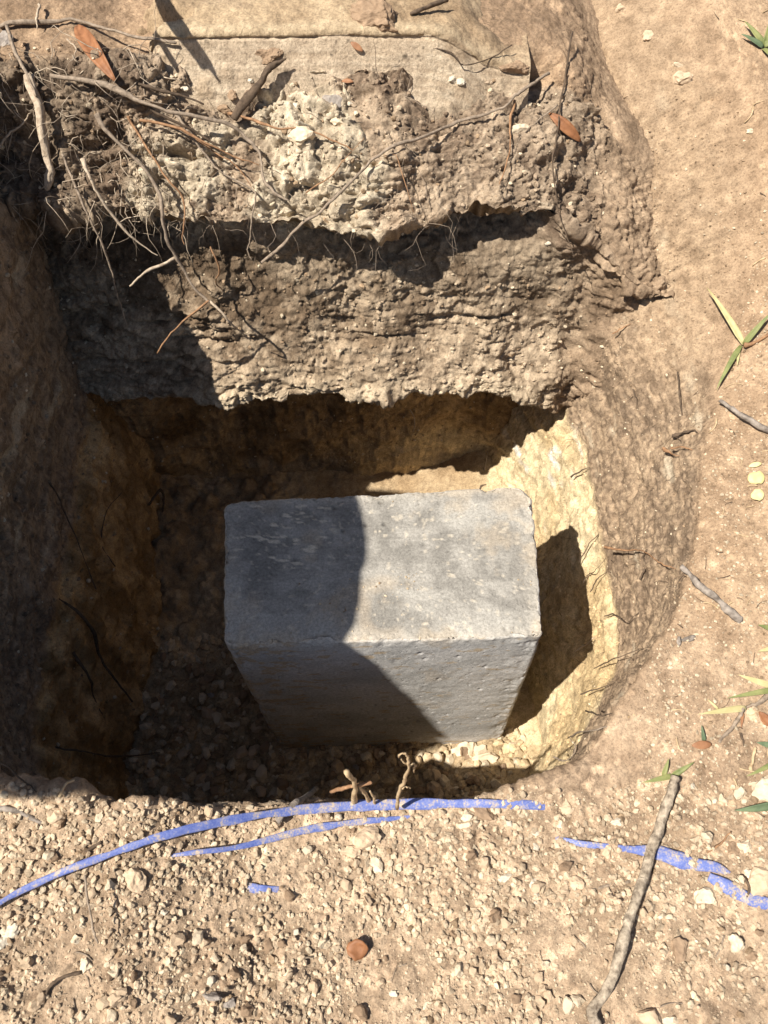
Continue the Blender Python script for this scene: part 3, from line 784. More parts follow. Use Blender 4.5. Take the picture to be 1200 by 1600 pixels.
# ------------------------------------------------------------------ roots
ROOT_G = plain_mat("root_grey_brown", (.13, .10, .075), (.34, .27, .205), 160, .9, (1, 1, 1), .6, .002)
ROOT_P = plain_mat("root_pale", (.25, .19, .135), (.52, .43, .33), 160, .9, (1, 1, 1), .6, .002)
ROOT_O = plain_mat("root_orange", (.15, .08, .042), (.36, .21, .115), 140, .8, (1, 1, 1), .5, .002)
ROOT_D = plain_mat("root_dark", (.045, .032, .023), (.13, .092, .063), 140, .9, (1, 1, 1), .5, .002)
RG = "roots hanging out of the bank"
def root_o(px, w0, w1, label, mat=ROOT_G, off=.014, **k):
    k.setdefault('group', RG)
    return tube_obj("root", mat, px, w0 * .78, w1 * .72, label, "root", off=off, **k)
root_o([(80,118),(165,133),(210,155),(260,175),(345,193),(380,215),(402,240),(410,280),(430,302),(452,314)], 11, 4, "thickest grey-brown root running down the bank from the left clump", off=.022)
root_o([(120,122),(190,146),(250,182),(300,205),(345,228)], 8, 4, "dark root pressed just under the thickest root", ROOT_D, off=.014)
root_o([(150,178),(170,205),(220,255),(247,300),(255,350,.945),(262,380,.93),(280,410,.93),(305,447,.915),(328,472,.90)], 10, 5, "thick grey root dropping over the overhang to a fork", off=.02)
root_o([(274,402,.93),(240,420,.915),(220,434,.905),(203,447,.90)], 6, 4, "pale stub root pointing left from the fork", ROOT_P)
root_o([(328,472,.90),(350,495,.88),(372,515),(392,532)], 5, 2, "thin root trailing on over the sunlit soil below the fork", ROOT_P, off=.008)
root_o([(326,470,.90),(290,498,.885),(268,522,.875),(245,553,.865)], 5, 3, "orange stub root slanting down left above the shadow edge", ROOT_O)
root_o([(97,240),(107,265),(125,312,.95),(150,368,.935),(168,410,.925),(180,455,.915),(198,510,.905)], 6, 3, "long thin root hanging over the black hollow at left", ROOT_G)
root_o([(128,250),(145,290,.95),(165,325,.945),(200,366,.935),(246,399,.93)], 6, 4, "pale curved root hanging from the left bank to the fork", ROOT_P)
root_o([(200,182),(207,197),(235,245),(265,290),(283,315),(285,345,.945),(282,370,.94),(288,382,.935)], 6, 2, "orange-brown root curling down beside the thick grey one", ROOT_O, off=.012)
root_o([(272,176),(292,202),(310,229),(330,255),(348,275),(392,296),(400,312),(392,337),(389,370,.945),(386,392,.94),(393,406,.935)], 5, 2.5, "slender root crossing the pale clods to a hooked tip", ROOT_G, off=.012)
root_o([(219,188),(285,203),(330,228),(365,245),(405,258)], 6, 3, "reddish root lying across the roots in the bank", ROOT_O, off=.02)
root_o([(300,215),(340,240),(372,262),(392,290)], 4, 2, "short reddish rootlet beside the slender hooked root", ROOT_O, off=.016)
root_o([(355,178),(400,190),(430,200),(470,199),(500,208),(526,222),(550,234)], 5, 2.5, "brown root arching over the white clods in mid bank", ROOT_O, off=.016)
root_o([(409,410,.93),(438,386,.935),(467,351,.94),(502,328),(531,302),(563,270),(587,246),(622,226),(651,218),(692,202),(721,188),(750,181),(790,167),(808,149),(832,132),(858,114)], 6, 6.5, "long brown root rising across the bank to the right", ROOT_G, off=.02)
root_o([(803,156),(798,180),(797,205),(795,233),(790,263),(780,288)], 6, 2, "thin root dropping straight down from the long rising root", ROOT_O, off=.012)
root_o([(895,50),(885,110),(875,165),(870,215),(862,250),(870,310),(885,360),(897,402)], 4, 2, "dark thread root trailing down behind the small brown leaf", ROOT_D, off=.008)
root_o([(872,163),(835,190),(815,215),(795,250)], 3, 1.5, "fine root slanting left below the small brown leaf", ROOT_G, off=.007)
root_o([(2,227),(20,205),(34,196),(48,177)], 5, 3, "short whitish root at the left edge of the picture", ROOT_P, off=.025)
root_o([(10,40),(22,76),(44,118),(56,150)], 8, 7, "brown root leaning into the left root clump", ROOT_G, off=.02)
root_o([(44,118),(60,165),(68,215),(77,262),(74,296)], 22, 12, "stout root crusted with pale soil hanging at far left", ROOT_P, off=.02, bump=.3, sides=12)
root_o([(0,42),(28,37),(85,33),(115,30),(165,42),(215,55),(275,67)], 9, 6, "grey root lying along the left end of the footing", ROOT_G, off=.012)
root_o([(218,131),(245,139),(270,146),(318,163)], 8, 5, "short dark root below the pale footing face", ROOT_D, off=.012)
root_o([(366,186),(390,152),(410,125),(422,106),(446,92)], 18, 9, "broken thick brown root end leaning on the footing face", ROOT_D, off=.02, bump=.22, sides=11)
root_o([(640,68),(700,80),(726,100),(765,92),(800,70)], 3, 2, "dark thread root along the dirty right end of the footing", ROOT_D, off=.004)
root_o([(648,330),(625,250),(612,240)], 3, 1.5, "stray rootlet below the middle of the long rising root", ROOT_O, off=.008)
root_o([(478,303),(520,270),(545,240),(570,215)], 2.5, 1.5, "fine orange rootlet crossing the white clods", ROOT_O, off=.008)
root_o([(330,385,.955),(345,420),(338,440),(350,455)], 5, 2, "reddish tuft root at the top of the sunlit soil", ROOT_O, off=.008)
root_o([(60,5),(60,14),(55,30),(58,45)], 6, 3, "pale looped root at the top left corner", ROOT_P, off=.02)
root_o([(105,60),(118,75),(112,95)], 4, 2, "small pale root beside the long brown leaf", ROOT_P, off=.016)
root_o([(640,640),(648,660),(640,690)], 2, 1.2, "hair root hanging under the middle of the soil lip", ROOT_P, off=.01)
root_o([(757,735),(763,712),(760,700)], 2.4, 1.2, "hair root above the rear edge of the block", ROOT_P, off=.006)
# roots on the right wall
WR = "small roots sticking out of the right pit wall"
for k, (px, w, lb, mt) in enumerate([
 ([(892,745),(907,734),(923,730)], 4, "short dark root stub above the sunlit yellow corner", ROOT_D),
 ([(906,879),(920,855),(937,833)], 4, "straight dark root leaning over the yellow wall beside the block shadow", ROOT_D),
 ([(944,855),(975,857),(1003,856),(1022,866),(1040,880),(1056,889)], 5, "reddish root running along the right wall to the grey stick", ROOT_O),
 ([(912,912),(922,899),(930,893),(948,870)], 2.5, "crooked hair root on the yellow wall below the reddish root", ROOT_D),
 ([(922,924),(935,905),(950,893)], 2.5, "second crooked hair root on the yellow wall", ROOT_D),
 ([(945,962),(960,958),(973,965),(980,972),(988,968),(999,957)], 4, "dark zigzag root in the lower right wall", ROOT_D),
 ([(898,1018),(915,1007),(930,996)], 4, "pale root stub at the tip of the block shadow", ROOT_P),
 ([(888,1152),(905,1144),(925,1140),(952,1134)], 5, "grey root lying on the bright floor near the right corner", ROOT_G),
 ([(866,1184),(885,1188),(898,1180),(903,1165),(890,1153)], 4, "looped grey root on the bright floor near the right corner", ROOT_G),
 ([(908,1086),(935,1077),(963,1066)], 3, "thin dark root crossing the bright wall low at right", ROOT_D),
 ([(928,1043),(950,1034),(972,1026),(1008,1014)], 3, "long thin dark root low on the right wall", ROOT_D),
 ([(916,1112),(940,1115),(960,1114)], 4, "flat dark root bit on the bright floor", ROOT_D),
 ([(1000,905),(1008,885),(1004,870),(1012,855)], 5, "dark curled root by the hole in the right wall", ROOT_D),
 ([(1060,580),(1063,610),(1066,650)], 6, "dark vertical root stub high on the right wall", ROOT_D),
 ([(990,608),(996,625),(998,640)], 4, "small dark root hook in the middle of the right wall", ROOT_D),
 ([(958,522),(975,512),(988,505)], 4, "reddish root sliver high on the right wall", ROOT_O),
 ([(1035,700),(1048,705),(1063,713)], 7, "flat brown bark sliver on the right rim, lower left of three", ROOT_O),
 ([(1047,700),(1065,699),(1083,703)], 4, "thin reddish bark sliver on the right rim, middle of three", ROOT_O),
 ([(1050,682),(1064,676),(1080,672),(1092,676)], 7, "dark bark sliver on the right rim, upper of three", ROOT_D),
]):
    tube_obj("root", mt, px, w * .75, w * .3, lb, "root", WR, off=.004, sides=7, bump=.2)
# roots on the shaded left wall
LR = "roots in the shaded left pit wall"
for px, w, lb in [
 ([(90,932),(115,950),(145,985),(155,1020),(180,1060),(207,1096)], 7, "thickest dark root slanting down the shaded left wall"),
 ([(85,1167),(125,1172),(165,1180),(210,1179),(250,1176)], 6, "dark root running level low on the shaded left wall"),
 ([(112,1020),(135,1055),(142,1075),(150,1095),(160,1116)], 5, "knotted dark root left of the thickest left wall root"),
 ([(75,750),(90,775),(100,800),(125,855),(150,920)], 4, "thin dark root high on the shaded left wall"),
 ([(0,1190),(30,1215),(60,1240)], 5, "dark root in the near left corner of the pit"),
 ([(180,885),(160,850),(165,800),(190,770)], 3, "faint branching root in the back left corner"),
 ([(230,790),(250,765),(256,785),(252,808)], 6, "short black root stub on the back wall left of the block")]:
    tube_obj("root", ROOT_D, px, w * .85, w * .35, lb, "root", LR, off=.002, sides=7, bump=.25)

def visible_px(V):
    dep = V[:, 1] * cP - V[:, 2] * sP; up = V[:, 1] * sP + V[:, 2] * cP
    with np.errstate(divide='ignore', invalid='ignore'):
        return np.stack([600 + 1200 * V[:, 0] / dep, 800 - 1200 * up / dep, dep], 1)
# hair roots too fine to tell apart: one mass on the walls and the bank
def hair_mass(name, V0, N0, mask, count, lmin, lmax, r, mat, label, seed, bias=(0, 0, -1)):
    g = np.random.default_rng(seed)
    idx = g.choice(np.nonzero(mask)[0], count, replace=False)
    VV, FF = [], []; b0 = 0
    for i in idx:
        pt = V0[i].copy(); nn = N0[i]; ln = g.uniform(lmin, lmax); seg = 6
        dr = nn * .9 + g.normal(0, .7, 3) + np.array(bias) * .3; dr /= np.linalg.norm(dr); pts = [pt - nn * .003]
        for k in range(seg):
            dr = dr + g.normal(0, .45, 3) + np.array(bias) * .25 - nn * .22; dr /= np.linalg.norm(dr)
            pts.append(pts[-1] + dr * ln / seg)
        v, f = tube_arrays(pts, np.linspace(r, r * .35, seg + 1) * g.uniform(.6, 1.4), 4, .05, int(i))
        VV += v; FF += [tuple(q + b0 for q in ff) for ff in f]; b0 += len(v)
    return add(name, py_mesh(name, VV, FF), mat, None, label, "rootlets", None, "stuff")
mR = (C_T > 2.2) & (C_T < 6.6) & (C_sideR > .6) & (C_V[:, 1] < 1.0)
hair_mass("fine_rootlets", C_V, C_N, mR, 170, .012, .05, .0005, ROOT_D, "fine dark rootlets bristling from the sunlit right pit wall", 5)
mB = (B_T > 9.6) & (B_T < 12.0) & (B_V[:, 0] < .12) & (B_V[:, 0] > -.56)
hair_mass("fine_rootlets", B_V, B_N, mB, 420, .025, .10, .0005, ROOT_G, "fine brown rootlets woven through the clods of the upper bank", 6)
mB2 = (B_T > 9.8) & (B_T < 12.2) & (B_V[:, 0] < -.30) & (B_V[:, 0] > -.60)
hair_mass("fine_rootlets", B_V, B_N, mB2, 420, .03, .11, .0007, ROOT_P, "matted pale rootlets of the clump at the upper left", 8)
mB3 = (B_T > 1.2) & (B_T < 4) & (B_V[:, 0] > -.5) & (B_V[:, 0] < .33)
hair_mass("fine_rootlets", B_V, B_N, mB3, 60, .015, .05, .0005, ROOT_D, "hair-fine rootlets on the undercut wall behind the block", 9)

# ------------------------------------------------------------------ stones and clods
def stone_arrays(seed, sub=2, flat=.7, rough=.22, facet=.5):
    bm = bmesh.new(); bmesh.ops.create_icosphere(bm, subdivisions=sub, radius=1)
    V = np.array([v.co[:] for v in bm.verts]); F = np.array([[v.index for v in f.verts] for f in bm.faces]); bm.free()
    g = np.random.default_rng(seed)
    for k in range(7):                                   # shear planes give flat facets
        dn = g.normal(size=3); dn /= np.linalg.norm(dn); h = g.uniform(.55, .92)
        dt = V @ dn; V = V - np.outer(np.clip(dt - h, 0, 9) * facet * 1.6, dn)
    V = V * (1 + rough * fbm(V + seed * 3.1, 1.6, 3, seed))[:, None]
    V *= np.array([1, g.uniform(.65, 1.0), flat * g.uniform(.8, 1.1)])
    return V, F
def stone_mat(name, c0, c1): return plain_mat(name, c0, c1, 90, .95, (1, 1, 1), .5, .003, .1)
S_TAN = stone_mat("clod_tan", (.40, .295, .20), (.58, .45, .315))
S_PALE = stone_mat("limestone_pale", (.48, .385, .27), (.66, .56, .42))
S_WHITE = stone_mat("limestone_white", (.46, .40, .31), (.64, .57, .46))
S_BRN = stone_mat("clod_brown", (.19, .13, .085), (.34, .24, .16))
S_GREY = stone_mat("stone_grey", (.20, .17, .15), (.36, .32, .28))
def stone(px, py, w, h, mat, label, name="stone", cat="stone", group=None, sink=.25, flat=.7, rot=None, sub=3, objs=None):
    SEED[0] += 1
    loc, nn = surf(px, py, objs)
    dep = loc.dot(Vector((0, cP, -sP)))
    V, F = stone_arrays(SEED[0], sub, flat, .35, .7)
    r = w / 2 / 1200 * dep
    V = V * r; V[:, 1] *= h / w
    V = V + V * (.16 * fbm(V / r + SEED[0], 4, 3, 3) + .06 * fbm(V / r + SEED[0], 11, 2, 4))[:, None]
    o = add(name, mesh_np(name, V, F, smooth=False), mat, None, label, cat, group)
    o.location = loc + Vector((0, -.3, .95)).normalized() * (r * flat * (.5 - 2 * sink) * .5)
    o.rotation_euler = (random.uniform(-.15, .15) + .25, random.uniform(-.2, .2), random.uniform(-.4, .4) if rot is None else rot)
    return o
ST = [
 (573,1313,48,44,S_TAN,"rounded pinkish clod below the lower blue strap","soil_clod"),
 (550,1331,30,30,S_TAN,"tan clod leaning on the left of the rounded pinkish clod","soil_clod"),
 (588,1350,27,32,S_PALE,"pale stone below the rounded pinkish clod","stone"),
 (757,1270,44,36,S_BRN,"dark brown clod sitting on the blue strap","soil_clod"),
 (730,1274,22,22,S_PALE,"upper of two pale stones left of the dark clod on the strap","stone"),
 (728,1289,20,14,S_PALE,"lower of two pale stones left of the dark clod on the strap","stone"),
 (790,1371,22,16,S_WHITE,"smooth whitish pebble in the middle of the near ground","stone"),
 (836,1382,18,24,S_WHITE,"white pebble right of the smooth whitish pebble","stone"),
 (884,1261,26,28,S_TAN,"tan clod at the right end of the long blue strap","soil_clod"),
 (876,1289,11,15,S_PALE,"small yellow pebble below the end of the long blue strap","stone"),
 (837,1301,14,12,S_WHITE,"tiny white pebble below the strap, right of the dark clod","stone"),
 (900,1380,28,30,S_TAN,"orange-tan clod left of the big stick","soil_clod"),
 (1101,1401,38,34,S_PALE,"big pale angular stone below the right blue strap","stone"),
 (965,1284,26,19,S_WHITE,"whitish stone left of the upper end of the big stick","stone"),
 (1171,1366,18,18,S_WHITE,"white pebble above the last piece of blue strap","stone"),
 (1163,1322,30,22,S_PALE,"pale slab-like stone right of the strap","stone"),
 (1190,1380,50,44,S_TAN,"large brown clod at the right picture edge by the strap","soil_clod"),
 (1145,1325,24,22,S_BRN,"reddish clod beside the pale slab-like stone","soil_clod"),
 (1060,1484,28,46,S_BRN,"long brown clod right of the big stick","soil_clod"),
 (1177,1494,24,16,S_BRN,"dark flat clod near the right edge below the strap","soil_clod"),
 (1149,1474,28,30,S_PALE,"pale clod beside the dark flat one","soil_clod"),
 (1013,1588,42,36,S_TAN,"large tan clod at the bottom edge right of the stick","soil_clod"),
 (1048,1596,36,26,S_PALE,"pale clod at the bottom edge right of the stick","soil_clod"),
 (1193,1232,42,50,S_PALE,"big pinkish rock at the right edge above the green leaf","stone"),
 (17,1453,30,24,S_WHITE,"white stone at the left edge below the strap","stone"),
 (3,1476,22,26,S_WHITE,"cut-off white stone at the left edge","stone"),
 (134,1507,22,26,S_PALE,"pale stone in the lower left ground","stone"),
 (212,1376,38,38,S_TAN,"big round clod below the left part of the strap","soil_clod"),
 (86,1277,32,32,S_TAN,"round clod near the left pit edge","soil_clod"),
 (154,1277,18,22,S_PALE,"oval clod near the left pit edge","soil_clod"),
 (88,1403,26,28,S_TAN,"grey-tan clod just below the strap at left","soil_clod"),
 (120,1466,22,18,S_PALE,"flat pale stone left of the thin stalk","stone"),
 (255,1426,14,12,S_WHITE,"small white pebble below the big round clod","stone"),
 (330,1556,30,18,S_GREY,"grey oval clod low on the near ground","soil_clod"),
 (358,1568,24,18,S_GREY,"second grey clod right of the grey oval one","soil_clod"),
 (615,1553,14,12,S_WHITE,"small white pebble by the bottom edge","stone"),
 (950,1330,24,24,S_TAN,"clod between the strap and the big stick","soil_clod"),
 (760,1183,42,30,S_PALE,"right one of two pale rocks under the front of the block","stone"),
 (724,1173,40,32,S_PALE,"left one of two pale rocks under the front of the block","stone"),
 (800,1166,18,16,S_PALE,"small pale rock at the right foot of the block","stone"),
 (559,1199,16,14,S_GREY,"grey pebble on the dark floor below the block","stone"),
 (734,1213,14,14,S_TAN,"square tan pebble on the dark floor","stone"),
 (345,1133,26,20,S_BRN,"brown rock on the dark floor left of the block","stone"),
 (330,1085,14,12,S_GREY,"grey pebble on the dark floor left of the block","stone"),
 (289,137,16,15,S_WHITE,"white pebble at the foot of the footing face, left one","stone"),
 (391,126,12,10,S_WHITE,"small white pebble in front of the footing face","stone"),
 (465,164,15,20,S_WHITE,"white pebble with a dark hole below the footing","stone"),
 (547,161,12,12,S_WHITE,"small white stone below the footing, right one","stone"),
 (520,158,30,30,S_GREY,"smooth grey stone below the footing","stone"),
 (528,188,26,24,S_PALE,"cream clod below the smooth grey stone","soil_clod"),
 (470,214,48,34,S_PALE,"large cream limestone lump in the bank","stone"),
 (352,172,26,14,S_BRN,"flat brown stone beside the broken root","stone"),
 (362,148,16,34,S_BRN,"long reddish stone left of the broken root","stone"),
 (706,124,16,14,S_WHITE,"pair of white stones in the right bank, left one","stone"),
 (720,128,14,14,S_WHITE,"pair of white stones in the right bank, right one","stone"),
 (812,205,34,26,S_PALE,"pale lump in the bank left of the small brown leaf","stone"),
 (856,380,12,10,S_WHITE,"white chip at the right end of the dark hollow","stone"),
 (972,15,22,20,S_TAN,"pinkish stone at the top edge","stone"),
 (1068,122,28,30,S_TAN,"pale stone in the upper right slope","stone"),
 (1058,103,18,8,S_PALE,"white flake above the pale stone in the upper right slope","stone"),
 (1012,55,18,22,S_TAN,"pale lump left of the white flake","stone"),
 (6,65,28,46,S_GREY,"smooth grey-brown stone at the upper left edge","stone"),
 (1172,205,12,10,S_PALE,"small pale pebble on the right slope","stone"),
]
for (px, py, w, h, mt, lb, nm) in ST:
    stone(px, py, w, h, mt, lb, nm, "stone" if nm == "stone" else "clod", None)
for px, py, w, h, mt, lb in [(590,30,90,60,S_BRN,"dark soil clod lying on top of the footing"), (420,86,42,28,S_BRN,"soil lump stuck around the broken root end"), (805,104,50,30,S_BRN,"brown clod above the dark hole at the right end of the footing")]:
    stone(px, py, w, h, mt, lb, "soil_clod", "clod", sub=5, sink=.35, flat=.5)

# alike clods: 300 largest individually, the rest as crumbs
LIB = {}
def lib(matname, k):
    key = (matname, k)
    if key not in LIB:
        V, F = stone_arrays(900 + k, 2, .8, .45, .9); V = V * (1 + .10 * fbm(V + k, 4, 2, k) + .07 * fbm(V + k, 9, 2, k + 9))[:, None]
        me = mesh_np("soil_clod", V, F, smooth=False); me.materials.append({'t': S_TAN, 'p': S_PALE, 'w': S_WHITE, 'b': S_BRN}[matname]); LIB[key] = me
    return LIB[key]
PXC = visible_px(C_V)
inC = (PXC[:, 0] > -130) & (PXC[:, 0] < 1330) & (PXC[:, 1] > -60) & (PXC[:, 1] < 1690) & (C_grd > .5)
nearC = inC & ((C_near > .5) | (C_V[:, 1] < .27)) & (PXC[:, 1] > 1225)
rightC = inC & (C_sideR > .5) & (PXC[:, 1] < 1230) & (PXC[:, 0] > 1000)
g = np.random.default_rng(77)
def area_pick(V, mask, cnt, g, px):
    ids = np.nonzero(mask)[0]
    # thin by picture cell so that density does not follow mesh density
    cell = np.floor(px[ids, 0] / 4.5).astype(int) * 1000 + np.floor(px[ids, 1] / 4.5).astype(int)
    _, first = np.unique(cell[g.permutation(len(ids))], return_index=True)
    perm = g.permutation(len(ids)); _, first = np.unique(cell[perm], return_index=True)
    pool = ids[perm[first]]
    return g.choice(pool, min(cnt, len(pool)), replace=False), pool
LB = {'t': "tan soil clod", 'p': "cream limestone pebble", 'w': "small whitish pebble", 'b': "brown soil clod"}
GP = {'t': "tan clods on the near ground", 'p': "cream pebbles on the near ground", 'w': "whitish pebbles on the near ground", 'b': "brown clods on the near ground"}
sel, _ = area_pick(C_V, nearC & (PXC[:, 0] > -5) & (PXC[:, 0] < 1205) & (PXC[:, 1] < 1605), 215, g, PXC)
for i in sel:
    kd = g.choice(['t', 'p', 'w', 'b'], p=[.56, .28, .06, .10])
    qx, qy = PXC[i, 0], PXC[i, 1]
    sx_ = 1050 - (qy - 1230) * .33
    sy_ = 1257 + (max(0, 600 - qx) / 600) ** 2 * 156
    zone = "right of the long stick" if qx > sx_ + 8 else "between the blue strap and the pit edge" if qy < sy_ else "just below the blue strap" if qy < sy_ + 75 else "left of the long stick's lower half" if qx > 640 else "around the round russet leaf" if qx > 400 else "in the bottom left corner"
    o = add("soil_clod", lib(kd, int(g.integers(10))), None, None, LB[kd] + " " + zone, "clod" if kd in 'tb' else "stone", GP[kd])
    r = .0036 + .0056 * g.random() ** 2.0 if kd != 'w' else g.uniform(.003, .0055)
    o.location = C_V[i] + np.array([0, 0, r * .25]); o.scale = (r, r, r); o.rotation_euler = tuple(g.uniform(-.5, .5, 2)) + (g.uniform(0, 6.28),)
def crumbs(name, V0, col0, pool, cnt, rmin, rmax, label, seed, pale=.12, power=2.2, dark=.15, patchy=0.0):
    g = np.random.default_rng(seed); ids = g.choice(pool, min(cnt, len(pool)), replace=False)
    pt_ = 1 - patchy * sstep(.1, -.35, fbm(V0[ids], 9, 3, seed))
    base = [stone_arrays(700 + k, 1, .8, .5, .8) for k in range(12)]
    VV, FF, CC = [], [], []; b0 = 0
    for i, pk_ in zip(ids, pt_):
        v, f = base[g.integers(12)]
        r = (rmin + (rmax - rmin) * g.random() ** power) * pk_
        a = g.uniform(0, 6.28); ca, sa = math.cos(a), math.sin(a); b_ = g.uniform(-.8, .8); cb_, sb_ = math.cos(b_), math.sin(b_)
        Rm = np.array([[ca, -sa, 0], [sa, ca, 0], [0, 0, 1]]) @ np.array([[1, 0, 0], [0, cb_, -sb_], [0, sb_, cb_]])
        VV.append(v @ Rm.T * r * (1, 1, .9) + V0[i] + np.array([0, 0, r * .22])); FF.append(f + b0); b0 += len(v)
        t = g.random()
        cc = col0[i] * g.uniform(.75, 1.25)
        if t < pale: cc = np.array((.64, .54, .40)) * g.uniform(.85, 1.2)
        elif t < pale + dark: cc = np.array((.30, .215, .14)) * g.uniform(.8, 1.4)
        CC.append(np.repeat(cc[None], len(v), 0))
    return add(name, mesh_np(name, np.concatenate(VV), np.concatenate(FF), np.clip(np.concatenate(CC), .02, .85), smooth=False), CRUMB, None, label, "soil crumbs", None, "stuff")
PXF0 = visible_px(F_V); inF0 = (PXF0[:, 0] > 230) & (PXF0[:, 0] < 900) & (PXF0[:, 1] < 1245) & (PXF0[:, 1] > 980) & (F_V[:, 1] < .40 + .2 * (F_V[:, 0] < -.25)) & ((F_V[:, 0] < -.22) | (F_V[:, 1] < .375))
sel, _ = area_pick(F_V, inF0, 60, g, PXF0)
for i in sel:
    kd = g.choice(['t', 'p', 'b'], p=[.5, .25, .25]); nmz = {'t': 'tan clod', 'p': 'cream stone', 'b': 'brown clod'}[kd]
    zone = "left of the block" if F_V[i, 0] < -.22 else "in front of the block"
    o = add("soil_clod", lib(kd, int(g.integers(10))), None, None, nmz + " in the rubble on the pit floor " + zone, "clod" if kd != 'p' else "stone", "rubble on the pit floor")
    r = g.uniform(.008, .018); o.location = F_V[i] + np.array([0, 0, r * .3]); o.scale = (r, r, r); o.rotation_euler = tuple(g.uniform(-.6, .6, 2)) + (g.uniform(0, 6.28),)
flatc = np.broadcast_to(np.array((.56, .445, .32)), C_V.shape)
_, pool = area_pick(C_V, nearC, 10, g, PXC)
crumbs("soil_crumbs", C_V, flatc, pool, 16500, .0008, .0060, "loose tan crumbs covering the near ground", 31, power=3.2, dark=.05, pale=.14, patchy=.6)
_, pool = area_pick(C_V, rightC & (PXC[:, 0] + (PXC[:, 1] - 800) * .25 > 1075), 10, g, PXC)
crumbs("soil_crumbs", C_V, flatc, pool, 4200, .0008, .0036, "scattered fine crumbs on the right bank of the pit", 32, power=2.5, pale=.3)
wallR = (C_T > 3.9) & (C_T < 6.9) & (C_sideR > .45) & (PXC[:, 0] < 1200) & (PXC[:, 1] > 150) & (PXC[:, 1] < 1200)
_, pool = area_pick(C_V, wallR, 10, g, PXC)
crumbs("soil_crumbs", C_V, C_col, pool, 4200, .0008, .0034, "crumbs clinging to the brown right pit wall", 35, power=2.6, pale=.10, dark=.12)
wallY = (C_T > 1.0) & (C_T < 3.8) & (C_sideR > .2) & (PXC[:, 0] < 1000) & (PXC[:, 0] > 780) & (PXC[:, 1] > 620)
_, pool = area_pick(C_V, wallY, 10, g, PXC)
crumbs("soil_crumbs", C_V, C_col, pool, 2200, .0008, .0034, "cream crumbs clinging to the yellow lower right wall", 36, power=2.6, pale=.05, dark=.02)
wallL = (C_T > 1.0) & (C_T < 6.0) & (C_sideR < .1) & (PXC[:, 0] > -10) & (PXC[:, 0] < 330) & (PXC[:, 1] > 350) & (PXC[:, 1] < 1260)
_, pool = area_pick(C_V, wallL, 10, g, PXC)
crumbs("soil_crumbs", C_V, C_col, pool, 3000, .001, .0055, "crumbs clinging to the shaded left pit wall", 37, power=2.4, pale=.06, dark=.1)
lowB = (B_T > 1.0) & (B_T < 4.0) & (B_V[:, 0] > -.55) & (B_V[:, 0] < .34)
_, pool = area_pick(B_V, lowB, 10, g, visible_px(B_V))
crumbs("soil_crumbs", B_V, B_col, pool, 1800, .001, .005, "crumbs clinging to the undercut wall behind the block", 38, power=2.4, pale=.06, dark=.1)
gk = np.random.default_rng(91); kk_ = gk.choice(len(B_TOPV), 4000, replace=False)
kk_ = kk_[fbm(B_TOPV[kk_], 9, 2, 92) > -.05][:140]
crumbs("soil_crumbs", B_TOPV, np.broadcast_to(np.array((.52, .42, .30)), B_TOPV.shape), kk_, 140, .0005, .0026, "few loose crumbs lying on top of the concrete block", 39, power=3.0)
PXF = visible_px(F_V); inF = (PXF[:, 0] > 150) & (PXF[:, 0] < 980) & (PXF[:, 1] < 1270) & (F_rub > .3) & (F_V[:, 1] < .62)
_, pool = area_pick(F_V, inF, 10, g, PXF)
crumbs("soil_crumbs", F_V, F_col, pool, 2400, .002, .016, "rubble and crumbs on the pit floor around the block", 33, power=2.2, pale=.2)
PXB = visible_px(B_V); inB = (PXB[:, 0] > 0) & (PXB[:, 0] < 950) & (B_T > 4.7) & (B_T < 12.8) & ((B_T < 7.0) | (B_T > 9.8)) & (PXB[:, 1] > 0)
_, pool = area_pick(B_V, inB, 10, g, PXB)
crumbs("soil_crumbs", B_V, B_col, pool, 4200, .0012, .0062, "loose crumbs clinging to the earth bank", 34, power=2.4, pale=.10, dark=.1)

# ------------------------------------------------------------------ blue plastic strap, half buried
def strap_mat():
    m, nt, b = new_mat("blue_plastic"); L = nt.links.new
    tc = nd(nt, "ShaderNodeTexCoord")
    n = nd(nt, "ShaderNodeTexNoise", Scale=70.0, Detail=6.0, Roughness=.7); L(tc.outputs["Object"], n.inputs["Vector"])
    n2 = nd(nt, "ShaderNodeTexNoise", Scale=500.0, Detail=3.0); L(tc.outputs["Object"], n2.inputs["Vector"])
    ad = nd(nt, "ShaderNodeMath", operation='MULTIPLY_ADD'); L(n2.outputs["Fac"], ad.inputs[0]); ad.inputs[1].default_value = .5; L(n.outputs["Fac"], ad.inputs[2])
    r = ramp(nt, [(.50, (.055, .085, .29)), (.74, (.125, .16, .37)), (.88, (.34, .29, .26)), (.98, (.50, .39, .28))]); L(ad.outputs[0], r.inputs[0])
    L(r.outputs[0], b.inputs["Base Color"]); b.inputs["Roughness"].default_value = .5; b.inputs["Specular IOR Level"].default_value = .35
    return m
BLUE = strap_mat()
